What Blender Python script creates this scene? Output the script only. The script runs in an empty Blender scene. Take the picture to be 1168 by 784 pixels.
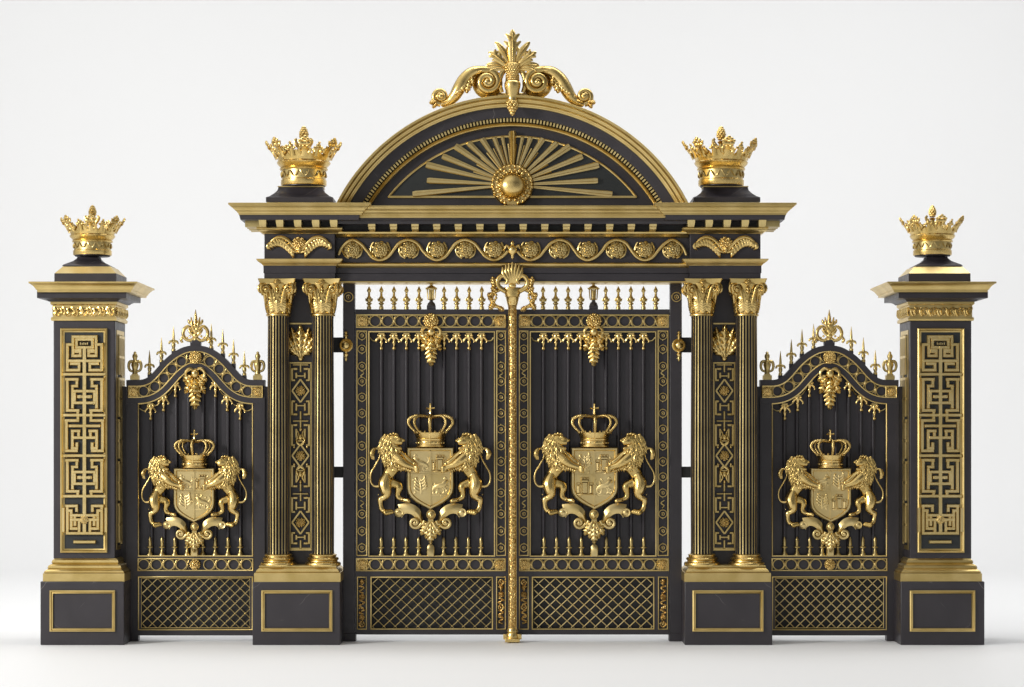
import bpy, bmesh, math, random
from mathutils import Vector, Matrix
PI = math.pi
S = 0.01            # metres per photo pixel at the front plane
D = 2600.0          # camera distance in the same pixels
HY = 500.0          # eye level row
CX = 584.5          # symmetry axis
C = bpy.context.scene.collection
sc = bpy.context.scene

def K(d): return (D + d) / D
def L(x, y, d):
    k = K(d)
    return Vector(((x - CX) * k * S, d * S, S * (236 + (HY - y) * k)))

# ------------------------------------------------------------------ materials
def nodes(name):
    m = bpy.data.materials.new(name); m.use_nodes = True
    nt = m.node_tree; b = nt.nodes['Principled BSDF']
    return m, nt, b
def N(nt, t, **kw):
    n = nt.nodes.new(t)
    for k, v in kw.items():
        if k in n.inputs: n.inputs[k].default_value = v
        else: setattr(n, k, v)
    return n
def obj_coords(nt):
    return N(nt, 'ShaderNodeTexCoord').outputs['Object']
def ramp(nt, src, stops):
    r = nt.nodes.new('ShaderNodeValToRGB'); nt.links.new(src, r.inputs[0])
    el = r.color_ramp.elements
    while len(el) < len(stops): el.new(0.5)
    for e, (p, c) in zip(el, stops):
        e.position = p; e.color = (c[0], c[1], c[2], 1) if hasattr(c, '__len__') else (c, c, c, 1)
    return r
def gold(name, base, rough, bump=0.0, bscale=30, patina=0.0, tarn=0.34):
    m, nt, b = nodes(name); lk = nt.links.new
    co = obj_coords(nt)
    n1 = N(nt, 'ShaderNodeTexNoise', Scale=3.0, Detail=5.0); lk(co, n1.inputs['Vector'])
    n2 = N(nt, 'ShaderNodeTexNoise', Scale=60.0, Detail=3.0); lk(co, n2.inputs['Vector'])
    dark = tuple(c * (1 - tarn) * f for c, f in zip(base, (1.0, .96, .82)))
    r = ramp(nt, n1.outputs[0], [(0.35, dark), (0.62, base)])
    col = r.outputs[0]
    if patina > 0:
        v = N(nt, 'ShaderNodeTexVoronoi', Scale=bscale, feature='F1'); lk(co, v.inputs['Vector'])
        rr = ramp(nt, v.outputs[0], [(0.30, 0.0), (0.62, 1.0)])
        mx = N(nt, 'ShaderNodeMix', data_type='RGBA'); lk(rr.outputs[0], mx.inputs[0])
        lk(col, mx.inputs[6]); mx.inputs[7].default_value = (base[0]*(1-patina), base[1]*(1-patina)*.8, base[2]*(1-patina)*.6, 1)
        col = mx.outputs[2]
    lk(col, b.inputs['Base Color'])
    b.inputs['Metallic'].default_value = 1.0
    rr2 = ramp(nt, n2.outputs[0], [(0.3, max(rough-.07, .05)), (0.7, rough+.08)])
    lk(rr2.outputs[0], b.inputs['Roughness'])
    bp = N(nt, 'ShaderNodeBump', Strength=0.25, Distance=0.002); lk(n2.outputs[0], bp.inputs['Height'])
    last = bp
    if bump > 0:
        v2 = N(nt, 'ShaderNodeTexVoronoi', Scale=bscale, feature='SMOOTH_F1'); lk(co, v2.inputs['Vector'])
        inv = N(nt, 'ShaderNodeMath', operation='SUBTRACT'); inv.inputs[0].default_value = 1; lk(v2.outputs[0], inv.inputs[1])
        b2 = N(nt, 'ShaderNodeBump', Strength=bump, Distance=0.02); lk(inv.outputs[0], b2.inputs['Height'])
        lk(last.outputs[0], b2.inputs['Normal']); last = b2
    lk(last.outputs[0], b.inputs['Normal'])
    return m
def charcoal(name, base, rough, veins=False):
    m, nt, b = nodes(name); lk = nt.links.new
    co = obj_coords(nt)
    n1 = N(nt, 'ShaderNodeTexNoise', Scale=2.2, Detail=8.0, Roughness=.6); lk(co, n1.inputs['Vector'])
    r = ramp(nt, n1.outputs[0], [(0.3, tuple(c*.8 for c in base)), (0.7, tuple(c*1.15 for c in base))])
    col = r.outputs[0]
    if veins:
        nw = N(nt, 'ShaderNodeTexNoise', Scale=1.6, Detail=3.0); lk(co, nw.inputs['Vector'])
        mixv = N(nt, 'ShaderNodeMix', data_type='VECTOR'); mixv.inputs[0].default_value = .35
        lk(co, mixv.inputs[4]); lk(nw.outputs[1], mixv.inputs[5])
        v = N(nt, 'ShaderNodeTexVoronoi', Scale=2.6, feature='DISTANCE_TO_EDGE'); lk(mixv.outputs[1], v.inputs['Vector'])
        n3 = N(nt, 'ShaderNodeTexNoise', Scale=3.5, Detail=2.0); lk(co, n3.inputs['Vector'])
        a = ramp(nt, v.outputs[0], [(0.0, 1.0), (0.006, 0.0)])
        c2 = ramp(nt, n3.outputs[0], [(0.54, 0.0), (0.66, .8)])
        mu = N(nt, 'ShaderNodeMath', operation='MULTIPLY'); lk(a.outputs[0], mu.inputs[0]); lk(c2.outputs[0], mu.inputs[1])
        mx = N(nt, 'ShaderNodeMix', data_type='RGBA'); lk(mu.outputs[0], mx.inputs[0]); lk(col, mx.inputs[6])
        mx.inputs[7].default_value = (.22, .2, .19, 1); col = mx.outputs[2]
    lk(col, b.inputs['Base Color'])
    n2 = N(nt, 'ShaderNodeTexNoise', Scale=18.0, Detail=6.0); lk(co, n2.inputs['Vector'])
    rr = ramp(nt, n2.outputs[0], [(0.3, rough-.06), (0.7, rough+.08)]); lk(rr.outputs[0], b.inputs['Roughness'])
    bp = N(nt, 'ShaderNodeBump', Strength=0.15, Distance=0.003); lk(n2.outputs[0], bp.inputs['Height'])
    lk(bp.outputs[0], b.inputs['Normal'])
    return m
GB = (0.78, 0.575, 0.228)
MT = {
 'gold':   gold('polished_gold', GB, .28),
 'satin':  gold('satin_gold', (0.74, 0.585, 0.28), .37, tarn=.15),
 'antique':gold('antique_gold', (0.64, 0.50, 0.22), .34, tarn=.3),
 'relief': gold('chased_gold', GB, .30, bump=.5, bscale=34, patina=.4),
 'fine':   gold('fine_chased_gold', GB, .28, bump=.9, bscale=42, patina=.35),
 'line':   gold('trim_gold', (0.68, 0.52, 0.222), .36, tarn=.2),
 'dark':   charcoal('charcoal_stone', (.031, .0268, .0315), .41, veins=True),
 'iron':   charcoal('charcoal_paint', (.026, .0225, .0262), .40),
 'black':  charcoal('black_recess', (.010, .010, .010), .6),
 'glass':  charcoal('blackened_recess', (.016, .019, .019), .45),
}
m, nt, b = nodes('white_studio_paper')
b.inputs['Base Color'].default_value = (.861, .864, .868, 1); b.inputs['Roughness'].default_value = .55
b.inputs['Specular IOR Level'].default_value = .25
n_ = N(nt, 'ShaderNodeTexNoise', Scale=40.0, Detail=4.0); nt.links.new(obj_coords(nt), n_.inputs['Vector'])
bp_ = N(nt, 'ShaderNodeBump', Strength=.05, Distance=.003); nt.links.new(n_.outputs[0], bp_.inputs['Height']); nt.links.new(bp_.outputs[0], b.inputs['Normal'])
MT['paper'] = m

# ------------------------------------------------------------------ mesh builder  (x right, y down, d away, photo pixels)
class M:
    def __init__(s): s.v = []; s.f = []; s.mi = []; s.xf = None; s.mat = 0
    def add(s, vs, fs):
        o = len(s.v)
        s.v += [s.xf(p) if s.xf else tuple(p) for p in vs]
        s.f += [tuple(o + i for i in f) for f in fs]; s.mi += [s.mat] * len(fs)
        return s
    def box(s, x0, x1, y0, y1, d0, d1):
        return s.add([(x0,y0,d0),(x1,y0,d0),(x1,y1,d0),(x0,y1,d0),(x0,y0,d1),(x1,y0,d1),(x1,y1,d1),(x0,y1,d1)],
              [(0,1,2,3),(4,7,6,5),(0,4,5,1),(1,5,6,2),(2,6,7,3),(3,7,4,0)])
    def rings(s, loops, close=True, caps=True):
        n = len(loops[0]); vs = [p for l in loops for p in l]; fs = []
        for i in range(len(loops) - 1):
            for j in range(n if close else n - 1):
                k = (j + 1) % n
                fs.append((i*n+j, i*n+k, (i+1)*n+k, (i+1)*n+j))
        if caps: fs += [tuple(range(n))[::-1], tuple((len(loops)-1)*n + j for j in range(n))]
        return s.add(vs, fs)
    def stack(s, lev, x0, x1, d0, d1):
        return s.rings([[(x0-o,y,d0-o),(x1+o,y,d0-o),(x1+o,y,d1+o),(x0-o,y,d1+o)] for y, o in lev])
    def frame(s, x0, x1, y0, y1, prof):
        lp = [[(x0+i,y0+i,d),(x1-i,y0+i,d),(x1-i,y1-i,d),(x0+i,y1-i,d)] for i, d in prof]
        lp.append(lp[0]); return s.rings(lp, caps=False)
    def prism(s, poly, d0, d1, ch=0):
        if ch:
            cx = sum(p[0] for p in poly)/len(poly); cy = sum(p[1] for p in poly)/len(poly)
            w = max(p[0] for p in poly)-min(p[0] for p in poly); h = max(p[1] for p in poly)-min(p[1] for p in poly)
            ins = [(cx+(x-cx)*(1-2*ch/w), cy+(y-cy)*(1-2*ch/h)) for x, y in poly]
            return s.rings([[(x,y,d1) for x,y in poly],[(x,y,d0+ch) for x,y in poly],[(x,y,d0) for x,y in ins]])
        return s.rings([[(x,y,d1) for x,y in poly],[(x,y,d0) for x,y in poly]])
    def lathe(s, prof, cx=0, cy=0, cd=0, n=24, flute=None):
        lp = []
        for r, y in prof:
            lp.append([(cx + r*math.cos(2*PI*j/n), cy+y, cd + r*math.sin(2*PI*j/n)) for j in range(n)])
        return s.rings(lp)
    def face_lathe(s, prof, cx, cy, n=20):      # axis along depth: prof (r, d)
        return s.rings([[(cx+r*math.cos(2*PI*j/n), cy+r*math.sin(2*PI*j/n), d) for j in range(n)] for r, d in prof])
    def torus(s, cx, cy, cd, R, r, n=22, k=6, sq=1.0):
        lp = []
        for i in range(n):
            a = 2*PI*i/n
            lp.append([(cx+(R+r*math.cos(b))*math.cos(a), cy+(R+r*math.cos(b))*math.sin(a)*sq, cd+r*math.sin(b)) for b in [2*PI*j/k for j in range(k)]])
        lp.append(lp[0]); return s.rings(lp, caps=False)
    def ball(s, x, y, d, rx, ry=None, rd=None, n=10, k=7):
        ry = ry or rx; rd = rd or rx
        lp = []
        for i in range(k+1):
            a = PI*(i/k)*.98 + .01*PI
            lp.append([(x+rx*math.sin(a)*math.cos(2*PI*j/n), y-ry*math.cos(a), d+rd*math.sin(a)*math.sin(2*PI*j/n)) for j in range(n)])
        return s.rings(lp)
    def tube(s, path, rad, seg=8, flat=1.0, wide=1.0, rot=0):
        P = [Vector(p) for p in path]; n = len(P)
        if not hasattr(rad, '__len__'): rad = [rad]*n
        up = Vector((0, 0, 1)); lp = []; prev = None
        for i in range(n):
            t = (P[min(i+1, n-1)] - P[max(i-1, 0)])
            if t.length < 1e-9: t = Vector((0, 1, 0))
            t.normalize()
            if prev is None:
                a = t.cross(up)
                if a.length < 1e-3: a = t.cross(Vector((1, 0, 0)))
            else: a = prev - t * prev.dot(t)
            if a.length < 1e-6: a = t.cross(Vector((1, 0, 0)))
            a.normalize(); b = t.cross(a); prev = a
            ring = []
            for j in range(seg):
                g = 2*PI*(j+.5)/seg + rot
                o = a*(math.cos(g)*rad[i]*wide) + b*(math.sin(g)*rad[i])
                ring.append((P[i].x+o.x, P[i].y+o.y, P[i].z+o.z*flat))
            lp.append(ring)
        return s.rings(lp)
    def arc(s, cx, cy, a0, a1, n, prof):       # closed profile (r, d) swept round an arc
        lp = []
        for i in range(n+1):
            a = a0 + (a1-a0)*i/n
            lp.append([(cx + r*math.cos(a), cy - r*math.sin(a), d) for r, d in prof])
        return s.rings(lp)
    def wav(s, x, y, d): pass

def spl(pts, n=5):
    out = []
    P = [tuple(p) for p in pts]; m_ = len(P[0])
    for i in range(len(P)-1):
        p0 = P[max(i-1,0)]; p1 = P[i]; p2 = P[i+1]; p3 = P[min(i+2,len(P)-1)]
        for k in range(n):
            t = k/n
            out.append(tuple(.5*((2*p1[j]) + (-p0[j]+p2[j])*t + (2*p0[j]-5*p1[j]+4*p2[j]-p3[j])*t*t + (-p0[j]+3*p1[j]-3*p2[j]+p3[j])*t**3) for j in range(m_)))
    out.append(P[-1]); return out
def stube(m, pts, n=4, seg=8, flat=1.0, wide=1.0):   # pts (x,y,d,r)
    q = spl(pts, n); m.tube([p[:3] for p in q], [max(p[3], .05) for p in q], seg, flat, wide); return m

def mkmesh(name, m, mats, conv, smooth=38):
    me = bpy.data.meshes.new(name)
    me.from_pydata([conv(p) for p in m.v], [], m.f)
    for mt in (mats if isinstance(mats, (list, tuple)) else [mats]): me.materials.append(MT[mt])
    me.polygons.foreach_set('material_index', m.mi)
    bm = bmesh.new(); bm.from_mesh(me)
    bmesh.ops.recalc_face_normals(bm, faces=bm.faces); bm.to_mesh(me); bm.free()
    me.polygons.foreach_set('use_smooth', [True]*len(me.polygons))
    me.set_sharp_from_angle(angle=math.radians(smooth)); me.update()
    return me
def base_of(parent):
    v = Vector((0, 0, 0)); p = parent
    while p is not None: v += p.location; p = p.parent
    return v
def part(name, m, mats, parent, dref, bev=0, smooth=38, label=None):
    """mesh laid out in photo pixels with its front at depth dref, as a child of parent"""
    k = K(dref)
    o3 = base_of(parent)
    conv = lambda p: Vector(((p[0]-CX)*k*S, p[2]*S, S*(236+(HY-p[1])*k))) - o3
    me = mkmesh(name, m, mats, conv, smooth)
    # centre the origin on the part
    c = Vector((0, 0, 0))
    for v in me.vertices: c += v.co
    c /= max(1, len(me.vertices)); me.transform(Matrix.Translation(-c))
    o = bpy.data.objects.new(name, me); C.objects.link(o); o.location = c
    if parent: o.parent = parent
    if bev:
        md = o.modifiers.new('bevel', 'BEVEL'); md.width = bev*S; md.segments = 2; md.limit_method = 'ANGLE'; md.angle_limit = math.radians(40)
    if label: o['label'] = label
    return o
def proto(name, m, mats, smooth=38):
    return mkmesh(name, m, mats, lambda p: (p[0]*S, p[2]*S, -p[1]*S), smooth)
def put(name, me, parent, x, y, d, s=1.0, sx=1.0, rot=0, sy=1.0):
    o = bpy.data.objects.new(name, me); C.objects.link(o)
    o.location = L(x, y, d) - base_of(parent); k = K(d)*s
    o.scale = (k*sx, k, k*sy); o.rotation_euler = (0, rot, 0)
    if parent: o.parent = parent
    return o
def thing(name, label, cat, x, y, d, group=None):
    o = bpy.data.objects.new(name, None); C.objects.link(o); o.location = L(x, y, d); o.empty_display_size = .2
    o['label'] = label; o['category'] = cat; o['kind'] = 'thing'
    if group: o['group'] = group
    return o
KIDS = {}
def copy_tree(o, parent=None):
    c = o.copy(); C.objects.link(c); c.parent = parent
    for ch in [q for q in list(bpy.data.objects) if q.parent == o]: copy_tree(ch, c)
    return c
def mirror(o, label):
    c = copy_tree(o); c.location.x = -o.location.x; c.scale.x = -1; c['label'] = label; return c
def remeshed(name, m, mat, voxel, smooth_it=3, conv=None):
    me = mkmesh(name+'_raw', m, mat, conv or (lambda p: (p[0]*S, p[2]*S, -p[1]*S)))
    o = bpy.data.objects.new('tmp', me); C.objects.link(o)
    r = o.modifiers.new('r', 'REMESH'); r.mode = 'VOXEL'; r.voxel_size = voxel*S; r.use_smooth_shade = True
    q = o.modifiers.new('s', 'SMOOTH'); q.factor = .5; q.iterations = smooth_it
    dg = bpy.context.evaluated_depsgraph_get()
    out = bpy.data.meshes.new_from_object(o.evaluated_get(dg)); out.name = name
    out.materials.clear(); out.materials.append(MT[mat])
    bpy.data.objects.remove(o); bpy.data.meshes.remove(me)
    out.polygons.foreach_set('use_smooth', [True]*len(out.polygons))
    return out

# ------------------------------------------------------------------ ornament vocabulary (local, y down, d negative = towards viewer)
def leaf(m, x, y, d, ang, Ln, W, lobes=4, curl=3.0, th=1.0, fl=.5):
    """acanthus leaf growing in direction ang (0 = up): a curling blade with scalloped, puffed lobes and a raised midrib"""
    sx, sy = math.sin(ang), -math.cos(ang); nx, ny = -sy, sx
    n = lobes*5; lp = []
    us = (-1, -.78, -.45, -.12, .12, .45, .78, 1)
    for i in range(n+1):
        f = i/n; ph = (f*lobes) % 1.0
        env = (math.sin(PI*(.18+.80*f)))**.7*W*.56
        sc_ = .62 + .46*(ph**.6 if ph < .8 else ((1-ph)/.2)**.5) if i < n else .25
        w = max(.35, env*sc_)
        dd = d - curl*math.sin(f*PI*.75) - curl*f*f*.6
        puff = .9*math.sin(PI*min(1, ph))
        front = []; back = []
        for u in us:
            fw = f + abs(u)*w/Ln*.75*(1-f*.5)       # lobes sweep forward
            z = dd - th*(.5 + (.9 if abs(u) < .2 else 0) + puff*(1-abs(abs(u)-.55)*1.3)) + abs(u)**2*1.1
            front.append((x+sx*Ln*fw+nx*u*w, y+sy*Ln*fw+ny*u*w, z))
            back.append((x+sx*Ln*fw+nx*u*w*.9, y+sy*Ln*fw+ny*u*w*.9, dd+th*.7+abs(u)**2))
        lp.append(front + back[::-1])
    m.rings(lp)
    return m
def spiral(cx, cy, r0, r1, a0, turns, sgn=1, n=26, d=0, dd=0, w0=2, w1=1):
    pts = []
    for i in range(n+1):
        t = i/n; a = a0 + sgn*turns*2*PI*t; r = r0 + (r1-r0)*t**.85
        pts.append((cx+r*math.cos(a), cy+r*math.sin(a), d+dd*t, w0+(w1-w0)*t))
    return pts
def rose(m, cx, cy, d, R, petals=7, seed=0):
    rnd = random.Random(seed)
    m.face_lathe([(R*.86, d+R*.25), (R*.88, d-.1*R), (R*.6, d-.42*R), (.1, d-.55*R)], cx, cy, 14)
    for ring, (rr, sz, dz, mul) in enumerate(((.82, .19, -.12, 2.0), (.58, .17, -.42, 1.5), (.33, .16, -.56, 1.0))):
        n = int(petals*mul)
        for j in range(n):
            a = 2*PI*(j+.5*ring)/n + rnd.uniform(-.12, .12); q = sz*rnd.uniform(.85, 1.2)
            m.ball(cx+R*rr*math.cos(a), cy+R*rr*math.sin(a), d+R*dz, R*q, R*q, R*.2, 6, 4)
    m.ball(cx, cy, d-.6*R, R*.18, R*.18, R*.18, 7, 5)
    return m

# spear finial standing on a rail (top edge at local y 0), 26 px high
m = M(); m.lathe([(2.6,0),(2.6,-3),(1.8,-3.6),(1.8,-5),(3.2,-6),(3.2,-7),(1.8,-8),(2.7,-9.5),(3.4,-11.5),(2.7,-13.5),(1.5,-15),(1.3,-19),(2.2,-20),(2.6,-21.5),(1.6,-23.6),(.15,-26.5)], n=12)
for s_ in (-1, 1): stube(m, [(s_*1.5,-9,0,.8),(s_*3.4,-10,0,.9),(s_*3.9,-12.5,0,.5)], 3, 6)
SPEAR = proto('spear_finial', m, 'antique')
m = M(); m.lathe([(2.6,0),(2.6,-3),(1.6,-4),(2.1,-5),(2.5,-7),(2.6,-9),(1.3,-11),(1.4,-12.5),(2.7,-13.5),(1.7,-15)], n=10)
for s_ in (-1, 1): stube(m, [(0,-11,0,1.5),(s_*3.0,-12.6,0,1.7),(s_*5.2,-11,0,1.4),(s_*5.0,-9.2,0,1.3)], 3, 6)
m.lathe([(1.8,-13),(1.6,-18),(1.1,-24),(.2,-31)], n=10)
ARCHSPEAR = proto('spear_finial', m, 'antique')
# short picket finial on the lower rail, 22 px
m = M(); m.lathe([(3.9,0),(3.7,-1.5),(2.4,-3.5),(1.6,-6.5),(1.5,-8),(1.5,-9),(3.9,-9.4),(3.9,-10.4),(1.6,-10.8),(1.9,-12),(1.9,-19),(1.2,-21),(.2,-22.3)], n=10)
PICKET = proto('picket_finial', m, 'antique')
# hanging pendant, 20 px down from y 0
m = M(); m.box(-3.4,3.4,0,2.2,-1.6,1.6)
m.lathe([(2.6,2.2),(3.2,4.5),(2.4,7),(1.5,9),(2.2,11),(1.5,13),(.9,14.5),(.9,15.5),(2.0,16.3),(2.0,18.6),(.5,20)], n=10)
for s_ in (-1, 1):
    stube(m, [(s_*1.5,4,-1,1.1),(s_*4.5,6.5,-1.6,1.1),(s_*6.2,9.6,-1.4,.8),(s_*5.2,10.6,-1.2,.5)], 3, 6)
    m.ball(s_*3.2, 2.8, -1.6, 1.8, 1.5, 1.3, 8, 5)
PENDANT = proto('pendant', m, 'gold')
m = M(); m.torus(0, 0, 0, 6.2, .75, 24, 6); RING = proto('ring', m, 'line')
m = M(); m.ball(0, 0, .3, 1.5, 2.6, 1.2, 8, 5)
for s_ in (-1, 1):
    for u in (-1, 1): m.tube([(0,0,.5),(u*.9,s_*3.6,.5),(u*2.4,s_*6,.5)],[.7,.55,.35],5)
LINK = proto('ring_link', m, 'line', 60)
m = M(); m.torus(0, 0, 0, 4.6, .62, 20, 6); m.torus(0, 0, .3, 1.9, .45, 12, 5); m.ball(.2, .1, .2, .9, .9, .7, 8, 4)
for s_ in (-1, 1): m.tube([(0, s_*4.8, 0), (0, s_*6.0, 0)], [.9, .2], 5)
ROUNDEL = proto('roundel', m, 'line')
m = M(); m.box(-6.4,6.4,-6.4,6.4,.6,2.5); rose(m, 0, 0, 0, 6.6, 8, 3); SQROSE = proto('corner_rosette', m, 'gold')
m = M(); rose(m, 0, 0, 0, 9.0, 9, 5)
for j in range(9):
    a = 2*PI*j/9; m.ball(7.9*math.cos(a), 7.9*math.sin(a), .6, 2.6, 2.4, 1.6, 8, 5)
for s_ in (-1, 1):
    stube(m, [(s_*4,9.5,1,1.2),(s_*9,6,.4,1.3),(s_*11,0,.4,1.1),(s_*9.2,-6,.6,1.2),(s_*7.5,-8.6,0,.8)], 4, 6)
FRROSE = proto('rosette', m, 'antique')

def build_urn_figure():
    m = M(); m.box(-5,5,-5,0,-4,4); m.box(-3.6,3.6,-6.5,-5,-3,3)
    m.lathe([(3.4,-6.5),(2.6,-9),(3.4,-13),(4.6,-17),(3.8,-20),(2.1,-22),(2.4,-24),(3.2,-26.2),(2.8,-28.5),(1.5,-30),(1.9,-31),(.3,-32.5)], n=14)
    for s_ in (-1, 1): stube(m, [(s_*1.8,-21,0,1.8),(s_*5.8,-20.4,0,1.9),(s_*7.2,-15.5,0,1.7),(s_*5.8,-11,0,1.5),(s_*2.4,-9.4,0,1.4)], 4, 8)
    return proto('urn_finial', m, 'antique')
URN = build_urn_figure()

def build_hanging_leaf(scale_top=1.0):
    m = M()
    for s_ in (-1, 1):
        stube(m, [(0,2,-1,1.5),(s_*6,-1,-1.5,1.7),(s_*10.5,3,-1.5,1.7),(s_*10,8,-1.5,1.5),(s_*7,9,-2,1.2)], 4, 7)
        leaf(m, s_*3, 6, .5, s_*2.2, 13, 8, 3, 1.2, 1.2)
        leaf(m, s_*2, 8, .2, s_*2.7, 22, 8, 4, 1.2, 1.3)
        leaf(m, s_*2, 9, -1.2, s_*2.35, 12, 7, 3, 1.2, 1.2)
    leaf(m, 0, 12, 0, PI, 34, 13, 6, 1.0, 1.5)
    leaf(m, 0, 10, -2.4, PI, 21, 8, 4, 1.4, 1.4)
    m.ball(0, 5, -3, 4.5, 5, 3.4); m.ball(0, 44, -1, 1.4, 2.2, 1.3)
    return proto('hanging_acanthus', m, 'gold')
HANG = build_hanging_leaf()

# ------------------------------------------------------------------ crowns
def crown_parts():
    P = {}
    m = M(); m.lathe([(25.5,0),(26,-1),(26,-6),(25,-7),(25,-8)], n=48)
    m.lathe([(26.8,-17.5),(27.6,-19),(26.2,-20.5),(27,-21.5),(29.6,-24),(30.6,-26),(29.8,-27.5),(28.5,-28),(28.5,-26)], n=48)
    P['crown_band'] = (m, 'gold')
    m = M(); m.lathe([(24.6,-7.2),(24.8,-18.5)], n=48)
    for j in range(26):
        a = 2*PI*j/26; r = 25
        m.xf = lambda p, a=a, r=r: ((r+p[0])*math.sin(a)+p[1]*math.cos(a), p[2], -((r+p[0])*math.cos(a))+p[1]*math.sin(a))
        # p = (out, side, y)
        pts = [(0,-2.2,-9.5,.7),(.8,0,-12.8 + (j % 2)*1.6,.95),(0,2.2,-16,.7)] if j % 2 else [(0,2.2,-9.5,.7),(.8,0,-12.8,.95),(0,-2.2,-16,.7)]
        q = spl(pts, 3); m.tube([t[:3] for t in q], [t[3] for t in q], 5)
        m.ball(.2, 0, -13, .8, 1.0, 1.0, 6, 4)
    m.xf = None
    P['chased_band'] = (m, 'antique')
    m = M()
    nF = 7
    # flaring openwork collar
    lp = []
    n = 96
    for r, y in ((28.6,-26),(30.2,-31),(32.4,-36)):
        lp.append([(r*math.sin(2*PI*j/n), y + (2.6*math.cos(2*PI*j/n*16) if y < -34 else 0), -r*math.cos(2*PI*j/n)) for j in range(n)])
    for r, y in ((31.2,-36),(29.0,-31),(27.4,-26)):
        lp.append([(r*math.sin(2*PI*j/n), y + (2.6*math.cos(2*PI*j/n*16) if y < -34 else 0), -r*math.cos(2*PI*j/n)) for j in range(n)])
    m.rings(lp, caps=False)
    for j in range(nF*2):
        a = 2*PI*(j)/(nF*2) + .12
        big = j % 2 == 0
        def xf(p, a=a):    # p = (side, up, out)
            r = 31.5 + p[2]*1.05; return (r*math.sin(a)+p[0]*math.cos(a), -(33+(p[1]-33)*.80), -r*math.cos(a)+p[0]*math.sin(a))
        m.xf = xf
        if big:
            stube(m, [(0,31,-.5,4.6),(0,38,2.4,3.6),(0,44,6,3.4)], 3, 8, .45)
            for sx in (-1, 1):
                m.ball(sx*3.4, 47.4, 8.0, 3.9, 3.9, 1.6, 9, 6); m.ball(sx*2.8, 52.2, 10.4, 2.6, 2.8, 1.5, 8, 5)
                m.ball(sx*6.2, 50.0, 9.0, 1.9, 2.1, 1.3, 7, 5)
                stube(m, [(sx*2,33,.2,1.9),(sx*5.6,36,1.4,2.2),(sx*6.0,40,2.8,2.0),(sx*3.4,42,3.6,1.5)], 3, 6, .7)
                m.ball(sx*5.0, 43.6, 4.6, 1.5, 1.5, 1.2, 7, 5)
            m.ball(0, 47, 7.6, 2.8, 3.8, 2.0, 8, 6); m.ball(0, 54.6, 11.4, 2.2, 2.7, 1.6, 8, 5); m.ball(0, 49, 6.8, 1.4, 1.8, 1.4, 7, 5)
        else:
            stube(m, [(0,31,-.5,3.4),(0,37,1.4,2.8),(0,41,3,2.4)], 3, 8, .5)
            m.ball(0, 44.5, 4.6, 3.2, 3.2, 1.8, 8, 5); m.ball(0, 48.4, 6.4, 1.7, 1.9, 1.4, 7, 5)
            for sx in (-1, 1): m.ball(sx*3.4, 41.6, 3.2, 2.3, 2.3, 1.5, 7, 5)
    m.xf = None
    P['fleuron_circle'] = (m, 'gold')
    m = M(); m.lathe([(24,-27),(23.5,-29),(14,-33),(6,-38),(3.4,-44),(2.8,-48),(4.4,-50),(2.6,-51.5)], n=20)
    for s_ in (-1, 1): stube(m, [(s_*2,-40,-3,2.2),(s_*7,-46,-4,2.4),(s_*9.5,-51,-4,2.0),(s_*7.4,-53.5,-4,1.4)], 3, 7, .6)
    rnd = random.Random(4)
    for i in range(6):
        y = -54 - i*2.4; rr = [3.4,4.8,5.2,4.6,3.4,1.8][i]; n = 7
        for j in range(n):
            a = 2*PI*(j+.5*(i % 2))/n; m.ball(rr*.8*math.cos(a), y, rr*.8*math.sin(a), 1.7, 1.9, 1.7, 7, 5)
    m.ball(0, -60, 0, 4, 7.5, 4); m.ball(0, -67, 0, 1.4, 1.7, 1.4, 7, 5)
    P['pinecone_finial'] = (m, 'gold')
    m = M(); m.lathe([(23,1.6),(24,1),(24,-.4),(22,-.6)], n=40); P['crown_foot'] = (m, 'iron')
    return {k: proto(k, v[0], v[1]) for k, v in P.items()}
CROWN = crown_parts()
def make_crown(x, y, d, s, label):
    t = thing('crown_finial', label, 'crown finial', x, y, d, 'gilded crowns topping the gateway')
    for k, me in CROWN.items(): put(k, me, t, x, y, d, s)
    return t

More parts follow.
